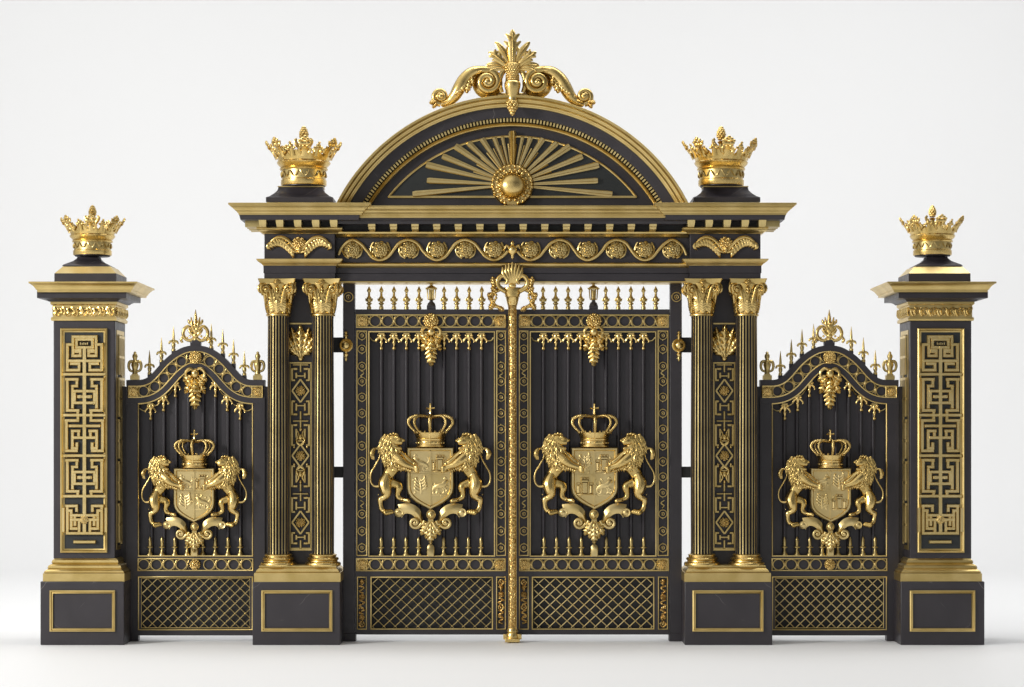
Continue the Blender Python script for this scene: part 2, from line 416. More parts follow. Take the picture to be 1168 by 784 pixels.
# ------------------------------------------------------------------ lion and coat of arms (local pixels around the shield's top centre)
q_ = 1/6.533
def lp_(x, y, d=0, r=0):  # from the enlarged crop of the left lion to local coords (origin: shield top centre 491,510)
    return (415 + x*q_ - 491, 485 + y*q_ - 510, d, r*q_)
def lion_body():
    m = M()
    def T(pts, **k): stube(m, [lp_(*p) for p in pts], 5, 12, **k)
    T([(165,470,0,34),(152,430,-1,46),(172,385,-2,42),(205,335,-3,50),(228,285,-4,60),(224,230,-5,62),(208,175,-5,58),(205,125,-5,51),(212,96,-5,38)], flat=.72)
    # head: skull, brow, square muzzle, open jaws, nose
    T([(195,112,-6,46),(228,106,-8,42),(252,112,-9,34)], flat=.85)
    T([(238,118,-9,31),(262,122,-10,27),(282,126,-10,22),(291,128,-10,18)], flat=.95)
    T([(240,86,-12,13),(256,88,-12.6,13),(270,98,-12,10)], flat=.9)
    T([(258,100,-9,18),(278,104,-10.5,14),(293,110,-11,11)], flat=.9)
    m.ball(*lp_(299,113,-10.5)[:3], 2.1, 1.7, 2.6, 8, 6)
    T([(222,150,-7,30),(248,168,-8,20),(272,172,-9,14),(284,168,-9,10)], flat=.95)
    T([(268,184,-8,9),(262,198,-8,8),(254,206,-8,4)])
    m.ball(*lp_(262,103,-13.4)[:3], 1.5, 1.1, .9, 8, 6); T([(248,92,-13,7),(262,93,-13.8,8),(276,101,-13.2,5)])
    T([(172,92,-8,13),(162,72,-9,13),(156,62,-9,6)])
    # shoulders and forelegs
    T([(240,235,-8,44),(282,268,-11,38),(318,292,-12,29),(352,304,-12,21),(388,318,-12,18),(402,328,-12,12)])
    T([(255,205,-3,38),(298,232,-5,30),(332,258,-8,22),(358,274,-9,18),(372,286,-9,13)])
    for i in range(4): T([(380,306+10*i,-12.5,10),(402,314+10*i,-14.5,10.5),(414,325+9*i,-12.5,5)])
    for i in range(3): T([(364,276+9*i,-9,9),(382,284+9*i,-10.5,9.5),(392,294+8*i,-9,4)])
    # near hind leg, standing
    T([(180,360,-3,30),(168,398,-4,44),(158,440,-5.5,50),(166,482,-7,44),(172,512,-7,33),(152,538,-6,25),(126,552,-6,21),(127,585,-6,18),(132,612,-6,19),(146,634,-6.5,20),(174,646,-7.5,23)])
    T([(128,540,-6,14),(112,547,-6,9),(104,545,-6,4)])
    T([(112,520,-4,6),(106,508,-4,2)])
    for i in range(4): T([(154+15*i,636-2*i,-10+i*.8,13),(166+15*i,652-3*i,-11.5+i*.8,16),(175+15*i,667-4*i,-10+i*.8,8)])
    # far hind leg, raised
    T([(180,425,1,44),(215,432,-1,38),(252,445,-2,34),(262,470,-3,30),(254,505,-3,22),(258,535,-3,20),(285,550,-4,16),(312,558,-5,15)])
    for i in range(3): T([(294+11*i,550+i,-6-i,12),(310+12*i,558+2*i,-7.5-i,14),(320+12*i,570+i,-6-i,7)])
    return remeshed('lion', m, 'gold', .5, 3)
def lion_mane():
    m = M(); rnd = random.Random(11)
    rows = [ # centre x, y, half width, half depth (crop units / px)
     (202,82,52),(196,108,60),(192,136,62),(196,164,64),(202,192,68),(210,220,72),(220,248,74),(232,276,70),(240,302,60),(246,325,42)]
    rows = [(rows[i][0]*.5+rows[i+1][0]*.5*1 if h else rows[i][0], rows[i][1]*.5+rows[i+1][1]*.5 if h else rows[i][1], rows[i][2]*.5+rows[i+1][2]*.5 if h else rows[i][2]) for i in range(len(rows)-1) for h in (0, 1)] + rows[-1:]
    for ri, (cx, cy, w) in enumerate(rows):
        n = 11; w *= .90
        for j in range(n):
            a = -PI*.5 + PI*(j+.5*(ri % 2)+rnd.uniform(-.2,.2))/(n-1)
            fx = math.sin(a); fd = max(0, math.cos(a))
            if ri < 8 and fx > .30: continue
            x = cx + fx*w; d = -4.6 - fd*w*q_*.78
            Ln = rnd.uniform(34, 62)*(1 if ri < 15 else .75); s0 = rnd.choice((-1, 1))
            dr = (fx*.35 if fx < 0 else fx*.15) + (.25 if ri > 6 else -.25) + rnd.uniform(-.2, .2)
            pts = []
            for k in range(5):
                f = k/4; ww = math.sin(f*PI*1.6+rnd.uniform(-.3,.3))*6*s0
                pts.append(lp_(x+math.sin(dr)*Ln*f+ww, cy-14+Ln*f, d-(.9*math.sin(f*PI)+.2*rnd.random()), (5.5,7.5,7.5,5.5,1.5)[k]))
            stube(m, pts, 2, 6, .9)
    for (x, y) in ((216,62),(236,66),(196,66),(178,78)):   # forelock and brow tufts
        stube(m, [lp_(x, y+4, -9, 9), lp_(x+10, y-2, -11, 10), lp_(x+24, y+10, -11, 3)], 3, 6)
    for (x, y) in ((262,182),(250,190),(236,186)): stube(m, [lp_(x, y-22, -8, 7), lp_(x+3, y, -9, 8), lp_(x-4, y+22, -8, 3)], 3, 6)
    for i in range(26):
        f = rnd.random(); o = rnd.uniform(-1, 1)
        x = 250+92*f; y = 244+52*f + o*26*(1-.5*f); r0 = 36-17*f
        d = -11 - (r0*q_)*math.sqrt(max(.05, 1-o*o))*.9
        L1 = rnd.uniform(22, 36)
        stube(m, [lp_(x-6, y-8, d, 5), lp_(x+L1*.3, y+L1*.2, d-.7, 6.5), lp_(x+L1*.6, y+L1*.55, d-.3, 5), lp_(x+L1*.62, y+L1*.9, d+.3, 1.5)], 2, 6, .8)
    for i in range(7):
        f = i/6; stube(m, [lp_(262+90*f, 290+34*f, -9, 6), lp_(262+88*f, 308+32*f, -10, 7), lp_(254+84*f, 330+24*f, -8, 2)], 3, 6)
    return proto('mane', m, 'gold', 60)
def lion_tail():
    m = M()
    stube(m, [lp_(*p) for p in ((128,448,-3,14),(105,455,-3,11),(75,450,-3,8.5),(52,415,-3,7.5),(55,355,-3,7),(88,295,-3,7),(118,240,-3,7),(122,200,-3,7),(108,176,-3,8),(88,172,-3,9)) ], 5, 8)
    stube(m, [lp_(*p) for p in ((92,172,-3,10),(72,184,-3.5,17),(62,212,-4,22),(64,240,-4,14),(74,256,-4,4)) ], 4, 10)
    for i in range(6): stube(m, [lp_(80-6*i+i*i, 185+4*i, -6, 4), lp_(66-3*i+i*i, 215+3*i, -7.4, 5), lp_(60+4*i, 250+i, -6, 2)], 3, 5)
    return proto('tail', m, 'gold', 60)
LION, MANE, TAIL = lion_body(), lion_mane(), lion_tail()

def arms_crown():
    m = M(); m.lathe([(15.5,0),(16.5,-.6),(16.5,-2),(15.2,-2.6),(15.2,-7),(16.3,-7.6),(16.6,-9),(16,-9.8),(16.6,-10.4),(18.4,-16.4),(17.6,-16.6),(15,-10)], n=40)
    band = proto('crown_band', m, 'gold')
    m = M()
    for j in range(20):
        a = 2*PI*j/20; m.ball(15.4*math.sin(a), -4.8, -15.4*math.cos(a), 1.3, 1.3, .9 if j % 2 else 1.4, 7, 5)
        m.ball(18.2*math.sin(a), -17.0, -18.2*math.cos(a), 1.2, 1.8, 1.2, 7, 5)
    m.lathe([(15.6,-3.4),(15.9,-4.8),(15.6,-6.2)], n=40); m.tube([(0,-4.8,-15.5),(0,-16.8,-18)], .6, 5)
    jewels = proto('jewel_row', m, 'gold')
    arch = []
    for j in range(8):
        a = 2*PI*j/8; m = M()
        prof = spl([(18,-18),(22.5,-22.5),(25.2,-27.5),(23.5,-32.5),(17,-35.4),(9,-35.2),(1.5,-34)], 4)
        for i, (r, y) in enumerate(prof):
            s_ = (2.3 if j % 2 == 0 else 1.9) - .9*abs(i/len(prof)-.45)
            m.ball(r*math.sin(a), y, -r*math.cos(a), s_, s_, s_, 7, 5)
        m.tube([(r*math.sin(a), y, -r*math.cos(a)) for r, y in prof], 1.2, 6)
        arch.append(m)
    am = M()
    for a_ in arch: am.add(a_.v, a_.f)
    arches = proto('crown_arches', am, 'gold', 60)
    m = M(); m.ball(0, -36, 0, 2.6, 2.4, 2.6); m.tube([(0,-37,0),(0,-48.5,0)], [1.2,.9], 6)
    for s_ in (-1, 1): m.tube([(0,-44,0),(s_*3.6,-44,0),(s_*4.8,-44.3,0)], [.9,1.0,1.5], 6)
    m.ball(0, -48.6, 0, 1.4, 1.4, 1.2); m.lathe([(2.6,-34),(2.0,-36),(1.4,-40)], n=8)
    cross = proto('orb_cross', m, 'gold')
    return band, jewels, arches, cross
ACR = arms_crown()
SH = [(-27,0),(27,0),(27,30),(27,47),(25.8,52.5),(22.6,57.6),(16.5,62.6),(8.5,67.4),(0,71.5),(-8.5,67.4),(-16.5,62.6),(-22.6,57.6),(-25.8,52.5),(-27,47),(-27,30)]
def shr(f, g=0): return [(x*(1-f/27.0), 33+(y-33)*(1-f/36.0)) for x, y in SH]
def shield_mesh():
    m = M()
    lv = [(0,0,4),(0,0,-3.4),(1.4,0,-5.8),(3.4,0,-5.8),(4.6,0,-3.4)]
    m.rings([[(x,y,d) for x,y in shr(i)] for i,_,d in lv])
    m.box(-.8,.8,4.4,66.5,-4.9,-3); m.box(-22.6,-.85,30.2,31.6,-4.7,-3); m.box(.85,22.6,31.2,32.6,-4.7,-3)
    return proto('shield', m, 'satin', 30)
SHIELD = shield_mesh()
def blazon(seed, q):
    """low relief charge for one quarter: a beast, a tower or foliage over small scrolled ground work"""
    rnd = random.Random(seed*7+q); m = M()
    cx, cy = ((-11,18),(11,18),(-11,44),(11,44))[q]; s = rnd.uniform(1.0, 1.1); fl = rnd.choice((-1, 1))
    def T(p): stube(m, [(cx+fl*x*s, cy+y*s, -3.7-z*.8, r*s*1.1) for x, y, z, r in p], 3, 6, .9)
    kind = (seed+q) % 3
    if kind == 0:
        T([(-6,2,0,1.8),(-2,0,1,2.2),(3,-1,1,2.6),(6,-4.5,1,2.0),(8.5,-5,0,1.2)])
        T([(-6,2,0,1.5),(-7.5,5,0,1.0),(-5.5,8.4,0,.8)]); T([(-3,2,0,1.3),(-2.5,5,0,1),(-4,8.4,0,.8)])
        T([(4,1,0,1.5),(6.5,3.4,0,1),(9,3,0,.8)]); T([(3,2,0,1.3),(4.4,5.6,0,.9),(3,8.4,0,.8)]); T([(-6,1,0,.8),(-9,-2,0,.9),(-8,-6.5,0,1)])
        T([(4,-7,0,.6),(5.5,-9,0,.8),(7,-7.4,0,.6)]); T([(-9,9.6,-.2,.6),(0,9.2,.2,.8),(9,9.6,-.2,.6)])
    elif kind == 1:
        def bx(a, b, c, e, h):
            a, b, c, e = cx+a*s, cx+b*s, cy+c*s, cy+e*s
            m.rings([[(a,c,-3),(b,c,-3),(b,e,-3),(a,e,-3)],[(a,c,-4.2),(b,c,-4.2),(b,e,-4.2),(a,e,-4.2)],[(a+.8,c+.6,-3-h),(b-.8,c+.6,-3-h),(b-.8,e-.6,-3-h),(a+.8,e-.6,-3-h)]])
        bx(-3.2,3.2,-3.8,8,2.8); bx(-4.4,4.4,-6.4,-3.6,3.3); bx(-9,9,8.2,9.8,2.4)
        for i in (-1,0,1): bx(i*3.2-1.3,i*3.2+1.3,-9.2,-6.2,3.1)
        for sg in (-1, 1):
            bx(sg*6.6-1.8,sg*6.6+1.8,-.6,8,2.3); bx(sg*6.6-2.4,sg*6.6+2.4,-3.4,-.8,2.7)
            T([(sg*8,9,0,.6),(sg*4,8.6,0,.9),(0,9.4,0,.7)])
    else:
        T([(0,9,0,1.0),(.6,2,1,1.2),(-.4,-5,0,.9),(0,-8,0,.6)])
        for j in range(8):
            sg = 1 if j % 2 else -1; yy = 7-j*1.8
            T([(0,yy,0,.8),(sg*4,yy-2,.8,1.0),(sg*(7-j*.3),yy-4.5,.4,1.2),(sg*(5.6-j*.3),yy-6,0,.6)])
        for j in range(3): m.ball(cx+(j-1)*5*s, cy-7*s+abs(j-1)*2, -3.4, 1.4*s, 1.4*s, 1.1, 7, 5)
    for j in range(9):
        x, y = rnd.uniform(-8, 8), rnd.uniform(-9, 9)
        T([(x,y,-.3,.5),(x+rnd.uniform(-2,2),y+1.5,.2,.75),(x+rnd.uniform(-2,2),y+3,-.3,.5)])
    return proto('heraldic_charge', m, 'satin', 60)

def scroll_base():
    m = M()
    g = 1/9.8
    def p(x, y, d, r): return (445+x*g-491, 560+y*g-510, d, r*g)
    for sgn in (-1, 1):
        m.xf = (lambda q, s=sgn: (q[0]*s, q[1], q[2]))
        # broad ribbon (lies left in the crop)
        cl = [(100,185,46),(150,195,48),(210,205,46),(262,240,44),(310,292,36),(345,350,32)]
        up = spl([(88,150),(150,140),(215,138),(280,160),(335,210),(360,280),(378,345)], 4)
        lo = spl([(128,300),(155,262),(190,250),(240,262),(288,300),(322,345),(345,385)], 4)
        A = [(445+x*g-491, 560+y*g-510) for x, y in up]; B = [(445+x*g-491, 560+y*g-510) for x, y in lo]
        lp = []
        n = len(A)
        for i in range(n):
            t = i/(n-1); bow = 2.2*math.sin(PI*t)
            a, b_ = A[i], B[i]; mx, my = (a[0]+b_[0])/2, (a[1]+b_[1])/2
            lp.append([(a[0],a[1],-1-bow),(mx,my,-3.5-bow),(b_[0],b_[1],-1-bow),(b_[0],b_[1],2-bow*.5),(a[0],a[1],2-bow*.5)])
        m.rings(lp)
        # rolled end
        m.face_lathe([(5.4,2),(5.6,-2.5),(4.8,-4),(3.2,-3.4),(2.0,-4.2),(.1,-4.4)], 445+98*g-491, 560+240*g-510, 18)
        # lower volute
        sp = spiral(445+278*g-491, 560+352*g-510, 7.0, 1.2, .2, 1.45, 1, 26, -3, -2.0, 2.3, 1.5)
        m.tube([s_[:3] for s_ in [(445+385*g-491, 560+330*g-510, -3), (445+372*g-491, 560+372*g-510, -3)]] + [s_[:3] for s_ in sp], [2.0, 2.6]+[s_[3] for s_ in sp], 8)
        m.ball(445+278*g-491, 560+352*g-510, -5.4, 1.9, 1.9, 1.4)
    m.xf = None
    m.ball(*p(458,262,-5,0)[:3], 4.6, 5.0, 3.6, 14, 9); m.torus(p(458,262,0,0)[0], p(458,262,0,0)[1], -4.4, 4.6, .8, 20, 6, 1.1)
    m.ball(*p(458,275,-8,0)[:3], 2.0, 3.0, 1.6, 8, 6)
    x0, y0 = p(455,345,0,0)[:2]
    m.box(x0-3, x0+3, y0-3, y0+2, -4, 2)
    for a in (-.5, .5, -.22, .22): leaf(m, x0+a*5, y0-1, -2.5, PI-a, 22-8*abs(a), 8, 4, 2.5, 1.3)
    leaf(m, x0, y0, -4, PI, 25, 9, 5, 2.5, 1.5)
    for a in (-1, 1): stube(m, [(x0+a*2,y0,-5,1.6),(x0+a*6,y0+7,-6,1.8),(x0+a*9.5,y0+12,-5,1.2)], 3, 7)
    return proto('scroll_bracket', m, 'satin', 50)
SCROLL = scroll_base()
m = M(); m.rings([[(x*f, y*f+ (0 if f==1 else -.0), d) for x, y in [(-4.3,0),(4.3,0),(4.5,-8),(3.6,-11.5),(1.6,-13.6),(-1.6,-13.6),(-3.6,-11.5),(-4.5,-8)]] for f, d in ((1,3),(1,-2),(.82,-3.4))])
TABLET = proto('rounded_tablet', m, 'satin')

def coat_of_arms(parent, cx, cy, d, s, seeds, sy=1.0):
    sh = put('shield', SHIELD, parent, cx, cy, d, s)
    def sub(nm, me, x=0, y=0, dd=0, sx=1, ss=1):
        o = bpy.data.objects.new(nm, me); C.objects.link(o); o.parent = sh
        o.location = (x*S, dd*S, -y*S); o.scale = (sx*ss, ss, ss); return o
    for q in range(4): sub('heraldic_charge', blazon(seeds, q))
    for sx in (1, -1):
        lo = put('lion', LION, parent, cx, cy, d-2, s, sx)
        for nm, me in (('mane', MANE), ('tail', TAIL)):
            o = bpy.data.objects.new(nm, me); C.objects.link(o); o.parent = lo
    cb = put('royal_crown', ACR[0], parent, cx, cy-.3*s, d-1, s)
    for nm, me in (('jewel_row', ACR[1]), ('crown_arches', ACR[2]), ('orb_cross', ACR[3])):
        o = bpy.data.objects.new(nm, me); C.objects.link(o); o.parent = cb
    put('scroll_bracket', SCROLL, parent, cx, cy, d, s)
    return sh

# ------------------------------------------------------------------ generic pieces
def gline(m, x0, x1, y0, y1, d, w=1.1, h=.9): m.frame(x0, x1, y0, y1, [(0,d),(0,d-h),(w*.5,d-h-.25),(w,d-h),(w,d)])
def lattice(x0, x1, y0, y1, px, py, d, r=.62, jit=0):
    m = M(); rnd = random.Random(int(x0))
    W, H = x1-x0, y1-y0; sl = py/px
    for fam, sg in enumerate((1, -1)):
        kmin = -int(H/py)-2; kmax = int(W/px)+int(H/py)+3
        for k in range(kmin, kmax):
            pts = []
            xa = k*px + px*.5
            # line x = xa + sg*(t/sl), y = t
            lo, hi = 0.0, H
            f = lambda t: xa + sg*t/sl
            ts = sorted([0, H]);
            # clip on x
            t0 = (0-xa)*sl*sg; t1 = (W-xa)*sl*sg
            a, b = max(0, min(t0, t1)), min(H, max(t0, t1))
            if b - a < 1: continue
            n = max(2, int((b-a)/4))
            path = [(x0+f(a+(b-a)*i/n), y0+a+(b-a)*i/n, d+(.5 if fam else 0)) for i in range(n+1)]
            m.tube(path, r, 5)
    # small bosses where the strands cross
    for i in range(int(W/px*2)+1):
        for j in range(int(H/py*2)+1):
            if (i+j) % 2 == 0: continue
            x = x0+i*px/2; y = y0+j*py/2
            if x0 < x < x1 and y0 < y < y1: m.ball(x, y, d-.3, .95, .95, .7, 6, 4)
    return m
def squiggle_strip(x, y0, y1, d, seed, hw=3.2):
    m = M(); rnd = random.Random(seed); y = y0
    while y < y1-6:
        t = rnd.choice('abcd')
        if t == 'a':
            h = rnd.uniform(6, 9); stube(m, [(x-hw,y,d,.9),(x+hw,y+h*.3,d-.6,1.1),(x-hw,y+h*.7,d-.6,1.1),(x+hw*.6,y+h,d,.9)], 4, 6); y += h
        elif t == 'b': rose(m, x, y+4, d, 3.7, 6, seed); y += 8
        elif t == 'c':
            h = rnd.uniform(6, 8); leaf(m, x, y+h, d, 0, h, hw*2.2, 3, 1.4, 1.0); y += h
        else:
            h = 7; stube(m, [(x,y,d,.8),(x+hw,y+h*.5,d-.4,1.2),(x,y+h,d,.8)], 4, 6); stube(m, [(x,y,d,.8),(x-hw,y+h*.5,d-.4,1.2),(x,y+h,d,.8)], 4, 6); m.ball(x,y+h*.5,d-.5,1.3); y += h
    return m
def relief_band(x0, x1, y0, y1, d, n, seed=0, xf=None):
    """chased scrollwork in a band"""
    m = M(); m.xf = xf; rnd = random.Random(seed); w = (x1-x0)/n; c = (y0+y1)/2; h = (y1-y0)/2-1
    for i in range(n):
        x = x0+w*(i+.5); s_ = 1 if i % 2 else -1
        stube(m, [(x-w*.6,c+s_*h*.7,d,.9),(x-w*.1,c+s_*h*.8,d-1,1.1),(x+w*.3,c,d-1.2,1.1),(x,c-s_*h*.5,d-1,1.0),(x-w*.3,c-s_*h*.1,d-.6,.8)], 3, 5)
        for k in range(5): m.ball(x+rnd.uniform(-.45,.45)*w, c+rnd.uniform(-.85,.85)*h, d-.3, rnd.uniform(.9,1.7), rnd.uniform(.8,1.6), 1.1, 6, 4)
    m.xf = None
    return m

# ================================================================== OUTER PILLARS
def outer_pillar():
    t = thing('pillar', 'charcoal pillar with gold maze fretwork panel at the far left of the gateway', 'pillar', 93.5, 736, 45, 'square end pillars of the gateway')
    dp = 13
    m = M(); m.box(46,141.5,663.5,736,0,95); part('plinth', m, 'dark', t, 0, bev=.8)
    m = M(); m.frame(57,131.5,673.5,720.5,[(0,.5),(0,-2.2),(1.4,-3.0),(2.4,-1.6),(3.4,-1.9),(4.2,.5)]); part('panel_moulding', m, 'line', t, 0)
    m = M()
    m.stack([(637.5,0),(639.5,2.4),(642,3.2),(643.2,2.2),(645.5,6.2),(648,7.0),(649,6.4),(651.5,9.8),(653,10.6),(653.6,10.2),(654,9.2),(654,11.4),(663.4,11.4)], 61, 131, dp, 83)
    part('base_moulding', m, 'line', t, dp-8, smooth=25)
    m = M(); m.box(61,131,366,637.5,dp,83); part('shaft', m, 'dark', t, dp, bev=.8)
    m = M(); m.box(73.5,118.5,378.5,626.5,dp-.4,dp); part('recessed_panel', m, 'glass', t, dp)
    m = M(); m.frame(69.5,122.8,374.8,630.4,[(0,dp+.5),(0,dp-3.2),(1.2,dp-4.0),(2.4,dp-3.0),(3.0,dp-1.6),(4.4,dp-1.2),(4.6,dp+.5)])
    pf = part('panel_moulding', m, 'line', t, dp)
    # side panel, on the face turned to the gateway
    m = M(); m.xf = lambda p: (131-(p[2]), p[1], p[0])
    m.frame(dp+10,83-10,376,628,[(0,-.5),(0,2.6),(1.6,3.2),(3.2,2.2),(4.6,1.6),(4.8,-.5)]); part('side_panel_moulding', m, 'line', t, dp)
    m = M(); m.xf = lambda p: (131+p[0], p[1], p[2]); m.box(.2,.7,381,623,dp+15.5,83-15.5); part('side_recess', m, 'black', t, dp)
    m = M(); m.xf = lambda p: (131+p[0], p[1], p[2])
    m.box(.6,2.6,381,622,dp+34,dp+36.4)
    for k in range(5):
        yy = 381+48.2*k
        for a_, b_ in ((dp+17,dp+33.8),(dp+36.6,83-17)):
            m.box(.6,2.4,yy+1,yy+4,a_,b_); m.box(.6,2.4,yy+24,yy+27,a_,b_)
        for z_ in (dp+19,dp+27,dp+41,dp+49): m.box(.6,2.5,yy+4.2,yy+23.8,z_,z_+2.6); m.box(.6,2.5,yy+27.2,yy+46,z_,z_+2.6)
    part('side_fretwork', m, 'satin', t, dp)
    # fretwork from the photograph's segments
    g = 1/5.222
    segs_top = [(130,102,197,102),(128,102,128,215),(95,148,128,148),(95,148,95,300),(128,215,172,215),(172,190,172,215),(100,245,197,245),(95,300,165,300),(165,262,165,300),(120,262,165,262),(150,118,197,118),(150,118,150,165),(150,165,197,165),(145,182,172,190)]
    segB = [(92,355,155,355),(95,355,95,540),(152,355,152,395),(126,395,152,395),(126,395,126,520),(95,540,160,540),(157,540,157,568),(138,425,197,425),(138,425,138,495),(138,495,197,495),(162,458,197,458)]
    segC = [(88,600,158,600),(158,568,158,600),(90,600,90,780),(112,632,197,632),(125,662,165,662),(162,662,162,692),(125,662,125,765),(140,702,197,702),(125,765,152,765),(152,738,152,765),(90,780,150,780)]
    segD = [(92,30,150,30),(150,30,150,60),(95,30,95,205),(118,62,118,175),(95,60,118,60),(118,90,197,90),(140,90,140,150),(118,118,170,118),(165,118,165,205),(95,205,197,205),(118,175,150,175),(70,50,70,190)]
    m = M(); w = 2.0; dF = dp-4.6
    def seg(x0, y0, x1, y1):
        for sg in (1, -1):
            a = 97.0 + (x0-197)*g; b = 97.0 + (x1-197)*g
            if sg < 0: a, b = 194.0-a, 194.0-b
            xa, xb = min(a, b), max(a, b); ya, yb = 365+min(y0,y1)*g, 365+max(y0,y1)*g
            e = (len(m.v) % 7)*.03
            X0, X1, Y0, Y1 = xa-w, xb+w, ya-w, yb+w
            if abs(X1-X0) < 2.5*w and abs(Y1-Y0) > 3*w: e += .5
            m.rings([[(X0,Y0,dp-.2),(X1,Y0,dp-.2),(X1,Y1,dp-.2),(X0,Y1,dp-.2)],[(X0,Y0,dF+1+e),(X1,Y0,dF+1+e),(X1,Y1,dF+1+e),(X0,Y1,dF+1+e)],[(X0+.7,Y0+.7,dF+e),(X1-.7,Y0+.7,dF+e),(X1-.7,Y1-.7,dF+e),(X0+.7,Y1-.7,dF+e)]])
    for s_ in segs_top: seg(*s_)
    secB = 568-325
    for s_ in segB: seg(*s_)
    for s_ in segC: seg(*s_)
    for s_ in segB: seg(s_[0], s_[1]+2*240.5, s_[2], s_[3]+2*240.5)
    off = (568-365)/g
    for s_ in segD: seg(s_[0]-0, s_[1]*.93+off+20, s_[2], s_[3]*.93+off+20)
    seg(140, off+1245*0+262, 197, off+262)
    for yy in (325, 568, 809, 1050): seg(78, yy, 197, yy)
    m.box(95.1,98.9,396,609,dF+.2,dp-.2)
    for i in range(5): m.box(92.2+i*2, 93.2+i*2, 391.0+(i%2)*.6, 393.6, dF-.6, dF+3)
    rose(m, 97, 593, dF+.5, 5, 7, 2)
    for sg in (-1,1): m.box(97+sg*5.5-1.6,97+sg*5.5+1.6,451,454.5,dF-.5,dp); m.box(97+sg*5.5-1.6,97+sg*5.5+1.6,543,546.5,dF-.5,dp)
    part('fretwork', m, 'satin', t, dp)
    m = M(); m.stack([(344.5,3.0),(347,3.0),(348.4,1.4),(348.4,.8),(362,.8),(362,2.0),(364,2.6),(366,2.0),(366,.4)], 61, 131, dp, 83); part('necking', m, 'line', t, dp, smooth=25)
    m = relief_band(60.5,131.5,349,362,dp-1.2,14,5)
    m2 = relief_band(dp,83,349,362,-1.2,13,8, xf=lambda p: (131.6-p[2], p[1], p[0])); m.add(m2.v, m2.f)
    m3 = relief_band(60.5,131.5,351,360,dp-1.0,19,15); m.add(m3.v, m3.f); m.box(60.6,131.4,354.6,356.2,dp-1.4,dp-.4)
    part('scrollwork_band', m, 'gold', t, dp, smooth=60)
    m = M(); m.stack([(333.5,15.6),(341,15.6),(341,9.5),(342.5,6.2),(344.3,4.4)], 61, 131, dp, 83); part('cornice_soffit', m, 'iron', t, dp, smooth=25)
    m = M(); m.stack([(321.8,26.6),(322,26.9),(323.8,26.9),(324,25.8),(326.5,22.6),(329.4,20.4),(330.6,20),(330.8,18.9),(333.4,18.6),(333.4,16.5)], 61, 131, dp-1, 83); part('cornice', m, 'line', t, dp-20, smooth=40)
    m = M(); m.box(62,132.5,312,321.6,dp,84); part('cap_block', m, 'dark', t, dp)
    m = M(); m.stack([(303.6,-7.5),(304.2,-7.5),(311.9,-.2),(311.9,-1.5)], 62, 132.5, dp, 84); part('cap_slope', m, 'satin', t, dp)
    m = M(); m.stack([(291.6,-24),(294,-23),(297,-19.8),(300,-14),(302,-10),(303.5,-9)], 62, 132.5, dp, 84); part('cap_pyramid', m, 'dark', t, dp+10, smooth=40)
    return t
p = outer_pillar()
mirror(p, 'charcoal pillar with gold maze fretwork panel at the far right of the gateway')
dC = 48
make_crown(105.5, 291.6, dC, .84, 'gold leaf crown on the cap of the far left pillar')
make_crown(1169-105.5, 291.6, dC, .84, 'gold leaf crown on the cap of the far right pillar')

# ================================================================== COLUMN PIERS
def column_mesh():
    m = M(); n = 22; lp = []; mats = []
    prof = [(0, 13.0), (-4, 12.6), (-90, 12.9), (-180, 12.5), (-268, 12.0), (-271, 12.4)]
    # cross-section: per flute: fillet (2 pts) + 3 groove pts
    sec = []
    for j in range(n):
        a = 2*PI*j/n; w = 2*PI/n
        sec += [(a - w*.15, 1.0, 1), (a + w*.15, 1.0, 0), (a + w*.25, .90, 0), (a + w*.5, .84, 0), (a + w*.75, .90, 0)]
    N_ = len(sec)
    rings = [[(r*k*math.cos(a), y, r*k*math.sin(a)) for a, k, _ in sec] for y, r in prof]
    vs = [p for l in rings for p in l]; o = 0
    for i in range(len(rings)-1):
        for j in range(N_):
            k = (j+1) % N_
            m.mat = 1 if sec[j][2] else 0
            m.f.append((i*N_+j, i*N_+k, (i+1)*N_+k, (i+1)*N_+j)); m.mi.append(m.mat)
    m.v = vs
    m.f += [tuple(range(N_))]; m.mi += [0]
    return proto('column', m, ['iron', 'antique'], 25)
COLUMN = column_mesh()
